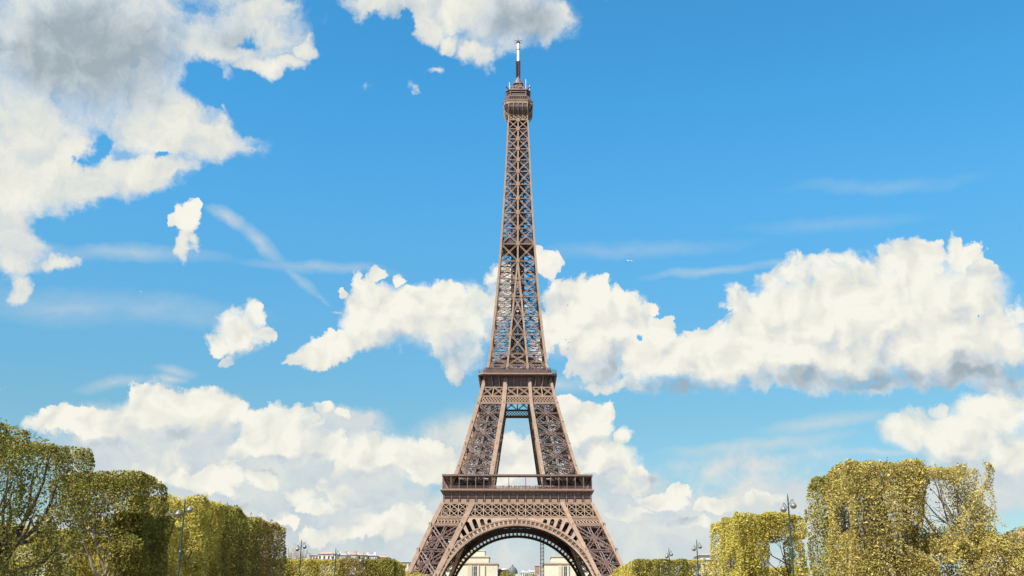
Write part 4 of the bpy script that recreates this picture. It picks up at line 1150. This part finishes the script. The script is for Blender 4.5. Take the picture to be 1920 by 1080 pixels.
clipped_tree('clipped_tree', 'sparse clipped tree with pale forked limbs against the sky on the right', (XR + 3.8, XR + 7.7), (54.4, 57.4), (4.8, HR - .04), 7600, .098, LEAF_GOLD, 68, trunk=(23.5, 55.8), top=(23.1, 55.8, 6.7), bark=BARK_PALE, r0=.15, gap=-.7, rough=.28, shell=.4, faces=(1, .45, 1, 1, 1),
             targets=[(21.1, 55.5, 8.0), (20.9, 56.2, 8.9), (21.7, 55.2, 8.9), (22.3, 56, 9.1), (22.9, 55.6, 9.1), (23.6, 56, 9.0), (24.3, 55.5, 8.6), (24.5, 56.2, 7.6), (21.4, 56.2, 7.0), (21.0, 55.6, 6.5), (24.2, 55.0, 6.6), (22.0, 55.2, 8.2)],
             opens=((21.95, 55.9, 7.15, 1.15, 4.0, 1.35, .95), (21.2, 55.9, 6.2, .8, 4.0, .9, .6)))
hedge('broad gold hedge below the sparse tree on the right', (20.8, 27.5), (53.4, 57.4), (.1, 5.5), 17000, .108, LEAF_GOLD, 69, gap=-.75, rough=.7, shell=.5)
hedge('gold shrubs at the right edge under the roofs', (26.4, 32.5), (55, 60), (.1, 4.9), 10500, .115, LEAF_RUST, 70, gap=-.42, rough=.8, shell=.6)
for i in range(3):
    xa = 17.0 + 3.75 * i
    clipped_tree('clipped_tree', ['tree at the left end of the far clipped row on the right', 'middle tree of the far clipped row on the right', 'thin right hand tree of the far right row, pale house behind its branches'][i], (xa, xa + 3.8), (157, 161.5), (.5 if i < 2 else 5.5, 9.4), (5000, 5000, 1900)[i], .20,
                 (LEAF_OLIVE, LEAF_OLIVE, LEAF_LIME)[i], 75 + i, r0=.22, nl=8, gap=-.6 if i < 2 else -.3, rough=.2, group='trees of the far clipped row on the right')
for i in range(6):
    ya = 161.4 + 5.4 * i
    clipped_tree('clipped_tree', ['bright yellow green clipped tree just behind the far right row', 'second yellow green clipped tree running back on the right', 'third yellow green clipped tree running back on the right', 'fourth yellow green clipped tree running back on the right',
                 'fifth yellow green clipped tree running back on the right', 'yellow green clipped tree nearest the right foot of the tower'][i], (17.0, 21.0), (ya, ya + 5.5), (.5, 9.4), 4200, .21, LEAF_LIME, 80 + i, r0=.2, nl=5, gap=-.9, rough=.12, group='trees running back on the right')
# round trees and bare trees farther off
for i, (px, py, Y, rad) in enumerate(((778, 1073, 430, 6.0), (800, 1075, 445, 5.5), (762, 1076, 445, 5.0), (1150, 1074, 440, 5.0))):
    p = at(px, py, Y)
    round_tree('round_tree', ['bushy tree at the left foot of the tower', 'smaller bushy tree inside the left foot of the tower', 'bushy tree just left of the tower', 'bushy tree at the right foot of the tower'][i], p.x, Y, p.z, rad, 3000, .55, LEAF_LIME, 90 + i)
for i, (px, py, Y, rad, lab) in enumerate(((556, 1006, 235, 4.2, 'bare twiggy tree at the end of the long clipped wall on the left'), (578, 1014, 240, 3.4, 'smaller bare tree beside the first far lamp on the left'), (1222, 1038, 330, 4.0, 'bare tree showing over the far right row'), (1204, 1043, 335, 3.4, 'low bare tree over the left end of the far right row'),
                                         (1246, 1044, 300, 2.4, 'reddish bare tree under the nearer of the far right lamps'))):
    p = at(px, py, Y); bare_tree(lab, p.x, Y, 0, p.z, rad, 100 + i, n=30, buds=700, bsize=.16 if Y < 250 else .22)
for i, (px, py, Y, rad) in enumerate(((952, 1074, 860, 9), (985, 1078, 840, 12), (1003, 1077, 830, 9))):
    p = at(px, py, Y); round_tree('round_tree', ['dark tree below the domed house seen under the arch', 'green tree in the middle of the view under the arch', 'green tree beside the foot of the lattice mast'][i], p.x, Y, p.z, rad, 2600, 1.1, LEAF_OLIVE if i else LEAF_DARK, 110 + i, zb=6)

# ------------------------------------------------------------------ street lamps
def lamp(px, py, Y, label, lean=0.0):
    """post with a finial, two swan necks and two hanging globes"""
    p = at(px, py, Y); H = p.z
    o = thing('street_lamp', label, 'street lamp', (p.x, Y, 0), lean, 'twin headed street lamps along the avenue')
    b = MB(); b.lathe([(.17, 0), (.17, .5), (.12, .6), (.10, 1.3), (.075, 1.45), (.058, 3.0), (.042, H - 1.0), (.032, H - .3), (.045, H - .28), (.035, H - .2), (.012, H)], (0, 0, 0), 12)
    b.lathe([(.06, H - 3.3), (.085, H - 3.2), (.085, H - 2.75), (.055, H - 2.7)], (0, 0, 0), 10)
    b.build('post', LAMP_GREEN, o)
    for sg, dz in ((-1, -.20), (1, 0.0)):
        hd = bpy.data.objects.new('lantern', None); COL.objects.link(hd); hd.parent = o; hd.scale = (.86, .86, .86); hd.location = (0, 0, dz + H * .14 - .06)
        b = MB(); X_ = .34
        pts = [(sg * .03, 0, H - .56), (sg * .10, 0, H - .51), (sg * .17, 0, H - .40), (sg * .24, 0, H - .28), (sg * .30, 0, H - .25), (sg * .335, 0, H - .30), (sg * X_, 0, H - .40)]
        b.tube(pts, [.02] * 7, 7); b.build('swan_neck', LAMP_GREEN, hd)
        b = MB(); b.lathe([(.02, H - .38), (.06, H - .41), (.09, H - .46), (.15, H - .53), (.20, H - .62), (.205, H - .66)], (sg * X_, 0, 0), 16); b.build('shade', LAMP_SHADE, hd)
        b = MB(); b.lathe([(.19, H - .662), (.175, H - .71), (.13, H - .77), (.07, H - .81), (.015, H - .82)], (sg * X_, 0, 0), 16); b.build('globe', LAMP_GLASS, hd)
    return o


lamp(347.5, 935, 57.0, 'dark street lamp standing before the long clipped wall on the left')
lamp(565.5, 1011, 88.0, 'street lamp beside the bare trees at the end of the long wall on the left', .5)
lamp(630, 1027, 101.0, 'small street lamp in front of the pale house with a red roof', .5)
lamp(682, 1037, 113.0, 'smallest street lamp on the left, nearest to the tower', .5)
lamp(1476.5, 926, 55.5, 'tall grey green street lamp in front of the arched gap on the right', .25)
lamp(1306, 1011, 88.0, 'street lamp against the open sky left of the gold hedge block', .4)
lamp(1254, 1027, 101.0, 'small street lamp over the far right row, nearest to the tower on the right', .6)

# ------------------------------------------------------------------ buildings
def bx_(b, px0, px1, py_top, Y, depth, z0=0.0, grow=0.0):
    a = at(px0, py_top, Y); c = at(px1, py_top, Y)
    b.box(a.x - grow, c.x + grow, Y - grow, Y + depth, z0, a.z)
    return a, c


def pavilion(label, mir, px_l, px_r, step_l, step_r, att, win, pil, y_cor, y_main, y_att, Y=1150):
    """palace wing: tall wall with a dark bay between pilasters, cornice, set-back upper storey and attic"""
    o = thing('palace_pavilion', label, 'building', (0, 0, 0)); b = MB()
    bx_(b, px_l, px_r, y_cor, Y, 60, 20); b.build('wall', CREAM, o)
    b = MB(); a = at(px_l, y_cor, Y); c = at(px_r, y_cor, Y); b.box(a.x - .8, c.x + .8, Y - .9, Y + 60, a.z - .2, a.z + 1.3); b.build('cornice', CORNICE, o)
    b = MB(); bx_(b, step_l, step_r, y_main, Y + 6, 46, 20); b.build('upper_storey', CREAM, o)
    b = MB(); a = at(step_l, y_main, Y + 6); c = at(step_r, y_main, Y + 6); b.box(a.x - .7, c.x + .7, Y + 5.2, Y + 52, a.z - .1, a.z + 1.1); b.build('upper_cornice', CREAM_DARK, o)
    if att:
        b = MB(); bx_(b, att[0], att[1], y_att, Y + 12, 30, 20); a = at(att[0], y_att, Y + 12); c = at(att[1], y_att, Y + 12); b.box(a.x - .5, c.x + .5, Y + 11.5, Y + 42.5, a.z - .1, a.z + .8); b.build('attic', CREAM, o)
    for w0, w1 in win:
        b = MB(); a = at(w0, y_cor + 4, Y); c = at(w1, y_cor + 4, Y); b.box(a.x, c.x, Y - .15, Y + .4, 20, a.z)
        f_ = b.build('window', PANE, o)
        b = MB(); m_ = (a.x + c.x) / 2; b.box(m_ - .15, m_ + .15, Y - .3, Y - .16, 20, a.z)
        for zz in np.arange(26, a.z, 5): b.box(a.x, c.x, Y - .32, Y - .17, zz, zz + .25)
        b.build('mullion', CREAM_DARK, f_)
    for w0, w1 in pil:
        b = MB(); a = at(w0, y_cor + 1.5, Y); c = at(w1, y_cor + 1.5, Y); b.box(a.x, c.x, Y - 1.2, Y + .2, 20, a.z - .4); b.build('pilaster', CREAM_DARK, o)
    return o


pavilion('cream stone palace pavilion behind the left half of the arch, with a stepped attic', 1, 836, 933, 858, 916.5, (878, 909), 1032.5 and [(888, 894.5)], [(877, 885), (896, 898.5), (908, 910)], 1057.5, 1044.5, 1033)
pavilion('cream stone palace pavilion behind the right half of the arch, beside the lattice mast', -1, 1020, 1110, 1034, 1096, None, [(1057, 1063)], [(1047, 1053), (1064.5, 1067), (1078, 1080)], 1057.5, 1044, 1036)


def house(label, px0, px1, y_eave, Y, wall, roof, y_ridge, rows=1, cols=4, depth=14, win=True, chim=0, name='apartment_house', wh=(.45, .30)):
    """block with an eave line, a hipped roof, window rows and chimneys; lower storeys go down to the ground"""
    o = thing(name, label, 'building', (0, 0, 0)); a = at(px0, y_eave, Y); c = at(px1, y_eave, Y); r = at(px0, y_ridge, Y)
    z1 = a.z; zr = max(r.z, z1 + .4); b = MB(); b.box(a.x, c.x, Y, Y + depth, 0, z1); b.build('wall', wall, o)
    b = MB(); e = .5; i_ = min((c.x - a.x) * .2, 3)
    b.loft([([(a.x - e, Y - e), (c.x + e, Y - e), (c.x + e, Y + depth + e), (a.x - e, Y + depth + e)], z1 + .02), ([(a.x + i_, Y + 3), (c.x - i_, Y + 3), (c.x - i_, Y + depth - 3), (a.x + i_, Y + depth - 3)], zr)])
    ro = b.build('roof', roof, o)
    rr_ = random.Random(int(px0 * 7))
    for k in range(chim):
        x = a.x + (c.x - a.x) * (k + .5 + rr_.uniform(-.2, .2)) / chim; b = MB(); hh = rr_.uniform(.2, 1.0); b.box(x - .7, x + .7, Y + 3.4, Y + 5.0, z1, zr + hh); b.box(x - .45, x - .15, Y + 4, Y + 4.4, zr + hh - .1, zr + hh + .6); b.box(x + .15, x + .45, Y + 4, Y + 4.4, zr + hh - .1, zr + hh + .5); b.build('chimney', CORNICE if k % 2 else wall, ro)
    if win:
        w_ = (c.x - a.x) / cols; st = 3.3
        b = MB(); ww = w_ * wh[0] / 2; b.box(-ww, ww, -.12, .2, 0, 1.9); wm = b.mesh('window', PANE)
        for rI in range(rows):
            for k in range(cols): link('window', wm, o, (a.x + w_ * (k + .5), Y, z1 - 2.9 - st * rI))
    return o


house('pale building with a faded red roof and four dark windows, left of the tower', 596, 629, 1038.5, 560, PLASTER, ROOF_RED, 1034.5, 2, 4, wh=(.4, .3))
house('low cream house at the foot of the bare trees on the left', 580, 597, 1041, 575, CREAM, ROOF_GREY, 1039, 1, 3)
house('white house with grey roof behind the small lamp on the left', 629, 650, 1041, 590, PLASTER, ROOF_GREY, 1037, 2, 5, chim=2)
house('white house with a brown roof in the middle of the distant row', 648, 668, 1040, 610, PLASTER, ROOF_RED, 1036.5, 2, 5, chim=2)
house('cream house with chimneys in the distant row on the left', 667, 686, 1041, 620, CREAM, ROOF_RED, 1037.5, 2, 4, chim=2)
house('white house with a dark roof, right end of the distant row', 685, 706, 1042, 630, PLASTER, ROOF_GREY, 1038.5, 2, 5, chim=3)
house('brown roofed house at the end of the distant row nearest the tower', 704, 728, 1045, 640, CREAM_DARK, ROOF_RED, 1041.5, 2, 5, chim=2)
house('long low pale hall with a flat roof just left of the tower', 700, 800, 1054, 640, CREAM, ROOF_GREY, 1052.0, 1, 14)
house('red and white house beside the left pavilion under the arch', 933, 952, 1068, 1180, BRICK, PLASTER, 1066, 3, 4, chim=1, wh=(.5, .3))
house('white house with a mansard roof right of centre under the arch', 975, 992, 1074, 1200, PLASTER, ROOF_GREY, 1070, 3, 4, chim=2)
house('pale house with tall chimneys left of the lattice mast', 990, 1006, 1073, 1220, PLASTER, ROOF_GREY, 1069, 3, 4, chim=3)
house('cream house half hidden behind the far right row and gold hedge', 1286, 1345, 1050, 330, CREAM, ROOF_GREY, 1047.5, 4, 6)
house('small pink roof storey rising over the cream house on the right', 1314, 1340, 1041, 350, PLASTER, ROOF_RED, 1037.5, 1, 2)
house('white house with red blinds glimpsed between the right hand trees', 1695, 1740, 1040, 200, PLASTER, BRICK, 1036, 4, 4, chim=1)
house('grey roofed apartment house at the right edge behind the shrubs', 1872, 1990, 1027, 190, PLASTER, ROOF_GREY, 1014, 4, 9, chim=0, wh=(.4, .3))
o = house('white gabled house with a red chimney at the right edge', 1908, 1990, 1006, 215, PLASTER, BRICK, 996, 3, 5, chim=2)
# domed house under the arch
p = at(961, 1066, 1210); o = thing('domed_house', 'dark domed house roof beyond the avenue, seen under the arch', 'building', (p.x, 1210, 0))
b = MB(); b.box(-6, 6, -6, 6, 0, p.z - 6); b.build('wall', STONE, o)
b = MB(); b.lathe([(5.8, p.z - 6), (5.6, p.z - 3), (4.2, p.z), (2.0, p.z + 1.8), (.9, p.z + 2.2), (.9, p.z + 3.6), (.1, p.z + 4.6)], (0, 0, 0), 12); b.build('dome', SLATE, o)
# lattice mast and its hut
p0 = at(1016.3, 1006, 700); o = thing('lattice_mast', 'slender dark lattice mast rising behind the right side of the arch', 'mast', (p0.x, 700, 0)); b = MB(); r = 1.05
for sx, sy in ((-1, -1), (1, -1), (1, 1), (-1, 1)): b.beam((sx * r, sy * r, 0), (sx * r, sy * r, p0.z), .42, .42)
for z in np.arange(0, p0.z - 2.4, 2.4):
    for k in range(4):
        R_ = Matrix.Rotation(k * math.pi / 2, 3, 'Z'); b.beam(R_ @ Vector((-r, -r, z)), R_ @ Vector((r, -r, z + 2.4)), .2, .2); b.beam(R_ @ Vector((-r, -r, z + 2.4)), R_ @ Vector((r, -r, z + 2.4)), .3, .3)
b.build('mast_frame', IRON_DARK, o)
p = at(1009, 1062, 700); b = MB(); b.box(p.x - p0.x - .9 - 1.2, p.x - p0.x + .9, -1.4, 1.4, p.z - 5, p.z); b.box(p.x - p0.x - 2.3, p.x - p0.x + 1.1, -1.6, 1.6, p.z, p.z + .3); b.build('hoist_cage', RED_TRIM, o)

# ------------------------------------------------------------------ people on the platforms
def person_mesh(seed, cloth):
    """one continuous figure: hips, legs, chest, arms, neck and head grown round a skeleton"""
    r = random.Random(seed); bm = bmesh.new()
    J = {}; R_ = {}
    def j(k, p, rad): J[k] = bm.verts.new(p); R_[k] = rad
    la = r.uniform(.05, .18); arm_f = r.uniform(-.32, -.1)
    j('hip', (0, 0, .93), .135); j('belly', (0, 0, 1.08), .13); j('chest', (0, -.01, 1.30), .15); j('neck', (0, 0, 1.47), .055); j('head', (0, -.02, 1.60), .095); j('crown', (0, -.01, 1.72), .075)
    for sg, nm in ((-1, 'l'), (1, 'r')):
        j('th' + nm, (sg * .10, 0, .86), .09); j('kn' + nm, (sg * .11, -.02, .48), .062); j('an' + nm, (sg * (.11 + la * .2), .02, .09), .045); j('to' + nm, (sg * (.12 + la * .2), -.15, .04), .038)
        j('sh' + nm, (sg * .19, 0, 1.40), .065); j('el' + nm, (sg * .26, arm_f * .25, 1.14), .048); j('wr' + nm, (sg * .22, arm_f, 1.02), .034); j('ha' + nm, (sg * .21, arm_f - .09, 1.01), .03)
    E = [('hip', 'belly'), ('belly', 'chest'), ('chest', 'neck'), ('neck', 'head'), ('head', 'crown')]
    for nm in 'lr': E += [('hip', 'th' + nm), ('th' + nm, 'kn' + nm), ('kn' + nm, 'an' + nm), ('an' + nm, 'to' + nm), ('chest', 'sh' + nm), ('sh' + nm, 'el' + nm), ('el' + nm, 'wr' + nm), ('wr' + nm, 'ha' + nm)]
    for a, c in E: bm.edges.new((J[a], J[c]))
    keys = list(J); me = bpy.data.meshes.new('person'); bm.verts.index_update(); bm.to_mesh(me); bm.free()
    ob = bpy.data.objects.new('person_tmp', me); COL.objects.link(ob)
    md = ob.modifiers.new('skin', 'SKIN'); sv = me.skin_vertices[0].data
    for i, k in enumerate(keys): sv[i].radius = (R_[k], R_[k]); sv[i].use_root = (k == 'hip')
    ob.modifiers.new('sub', 'SUBSURF').levels = 1
    dg = bpy.context.evaluated_depsgraph_get(); out = bpy.data.meshes.new_from_object(ob.evaluated_get(dg)); bpy.data.objects.remove(ob)
    out.materials.clear()
    for m in (cloth, JEANS, SKIN, HAIR): out.materials.append(m)
    for f in out.polygons:
        c = f.center
        f.material_index = 3 if (c.z > 1.66 or (c.z > 1.56 and c.y > .02)) else 2 if (c.z > 1.44 or (c.y < arm_f + .05 and abs(c.x) > .15 and .9 < c.z < 1.1)) else 1 if c.z < .95 and abs(c.x) < .2 else 0
        f.use_smooth = True
    return out


PM = [person_mesh(i, CLOTH[i]) for i in range(4)]
KIND = ['dark coat', 'red jacket', 'pale shirt', 'blue jacket']
rp = random.Random(12)


def stand(x, y, z, k, where, group):
    o = link('person', PM[k], None, (x, D + y, z), rp.uniform(-.9, .9)); s_ = rp.uniform(.94, 1.05); o.scale = (s_, s_, s_)
    tag(o, 'tiny visitor in a %s standing at the railing of the %s' % (KIND[k], where), 'person', group + ', ' + KIND[k])


xs = -10.5
while xs < 17.5:
    stand(xs, -34.6 + rp.uniform(-.2, .9), 58.9, rp.choice((0, 0, 0, 1, 2, 2, 3)), 'first platform', 'visitors on the first platform'); xs += rp.uniform(.28, .8)
xs = -16
while xs < 16:
    stand(xs, -16.6 + rp.uniform(-.1, .6), 120.6, rp.choice((0, 0, 0, 1, 2, 3)), 'second platform', 'visitors on the second platform'); xs += rp.uniform(.35, .95)

# ------------------------------------------------------------------ birds and an airliner
def bird(px, py, Y, rz, flap, label):
    p = at(px, py, Y); o = thing('bird', label, 'bird', p, rz, 'birds right of the tower')
    b = MB(); b.tube([(0, -.34, 0), (0, -.24, .02), (0, -.08, .02), (0, .14, .01), (0, .34, 0)], [.02, .055, .085, .06, .02], 8); b.build('body', IRON_DARK, o)
    for sg in (-1, 1):
        b = MB(); v = [(sg * .04, -.12, .03), (sg * .38, -.18, .03 + flap * .5), (sg * .75, .02, .03 + flap), (sg * .36, .08, .03 + flap * .5), (sg * .04, .12, .03)]
        b.add([(x, y, z + .012) for x, y, z in v] + [(x, y, z - .012) for x, y, z in v], [(0, 1, 2, 3, 4), (9, 8, 7, 6, 5)] + [(i, 5 + i, 5 + (i + 1) % 5, (i + 1) % 5) for i in range(5)]); b.build('wing', IRON_DARK, o)
    b = MB(); b.box(-.07, .07, .3, .5, -.01, .015); b.build('tail', IRON_DARK, o)


bird(1065, 573, 420, .8, .25, 'dark bird flying alone above the other three')
bird(1061, 637.5, 400, 1.7, .1, 'upper dark bird of three flying together')
bird(1066, 642, 405, .2, -.15, 'middle dark bird of three, farthest from the tower')
bird(1064, 655, 410, 2.6, .3, 'lowest dark bird of the three flying together')
p = at(1181, 489, 6500); o = thing('airliner', 'tiny white airliner high in the blue sky right of the tower', 'airplane', p, math.pi / 2 + .2)
b = MB(); b.tube([(0, -19, 0), (0, -17, .2), (0, -13, .3), (0, 10, .3), (0, 17, 1.0), (0, 19.5, 1.6)], [.2, 1.4, 2.0, 2.0, 1.0, .3], 12); b.build('fuselage', WHITE_MAST, o)
for sg in (-1, 1):
    b = MB(); b.add([(sg * 1.5, -4, -.4), (sg * 1.5, 3, -.4), (sg * 17, 7.5, .8), (sg * 17, 5.8, .8), (sg * 1.5, -4, -.9), (sg * 1.5, 3, -.9), (sg * 17, 7.5, .6), (sg * 17, 5.8, .6)], [(0, 1, 2, 3), (7, 6, 5, 4), (0, 4, 5, 1), (1, 5, 6, 2), (2, 6, 7, 3), (3, 7, 4, 0)]); b.build('wing', WHITE_MAST, o)
    b = MB(); b.lathe([(.5, -2), (1.0, -1.4), (.9, 1.0), (.5, 1.8)], (0, 0, 0), 10); e = b.build('engine', IRON_GREY, o, (sg * 5.5, -1.5, -1.6)); e.rotation_euler.x = math.pi / 2
b = MB(); b.add([(-.15, 13, 1.5), (-.15, 18.5, 2), (-.15, 19.5, 7), (-.15, 17, 7), (.15, 13, 1.5), (.15, 18.5, 2), (.15, 19.5, 7), (.15, 17, 7)], [(0, 1, 2, 3), (7, 6, 5, 4), (0, 4, 5, 1), (1, 5, 6, 2), (2, 6, 7, 3), (3, 7, 4, 0)]); b.build('tail_fin', WHITE_MAST, o)
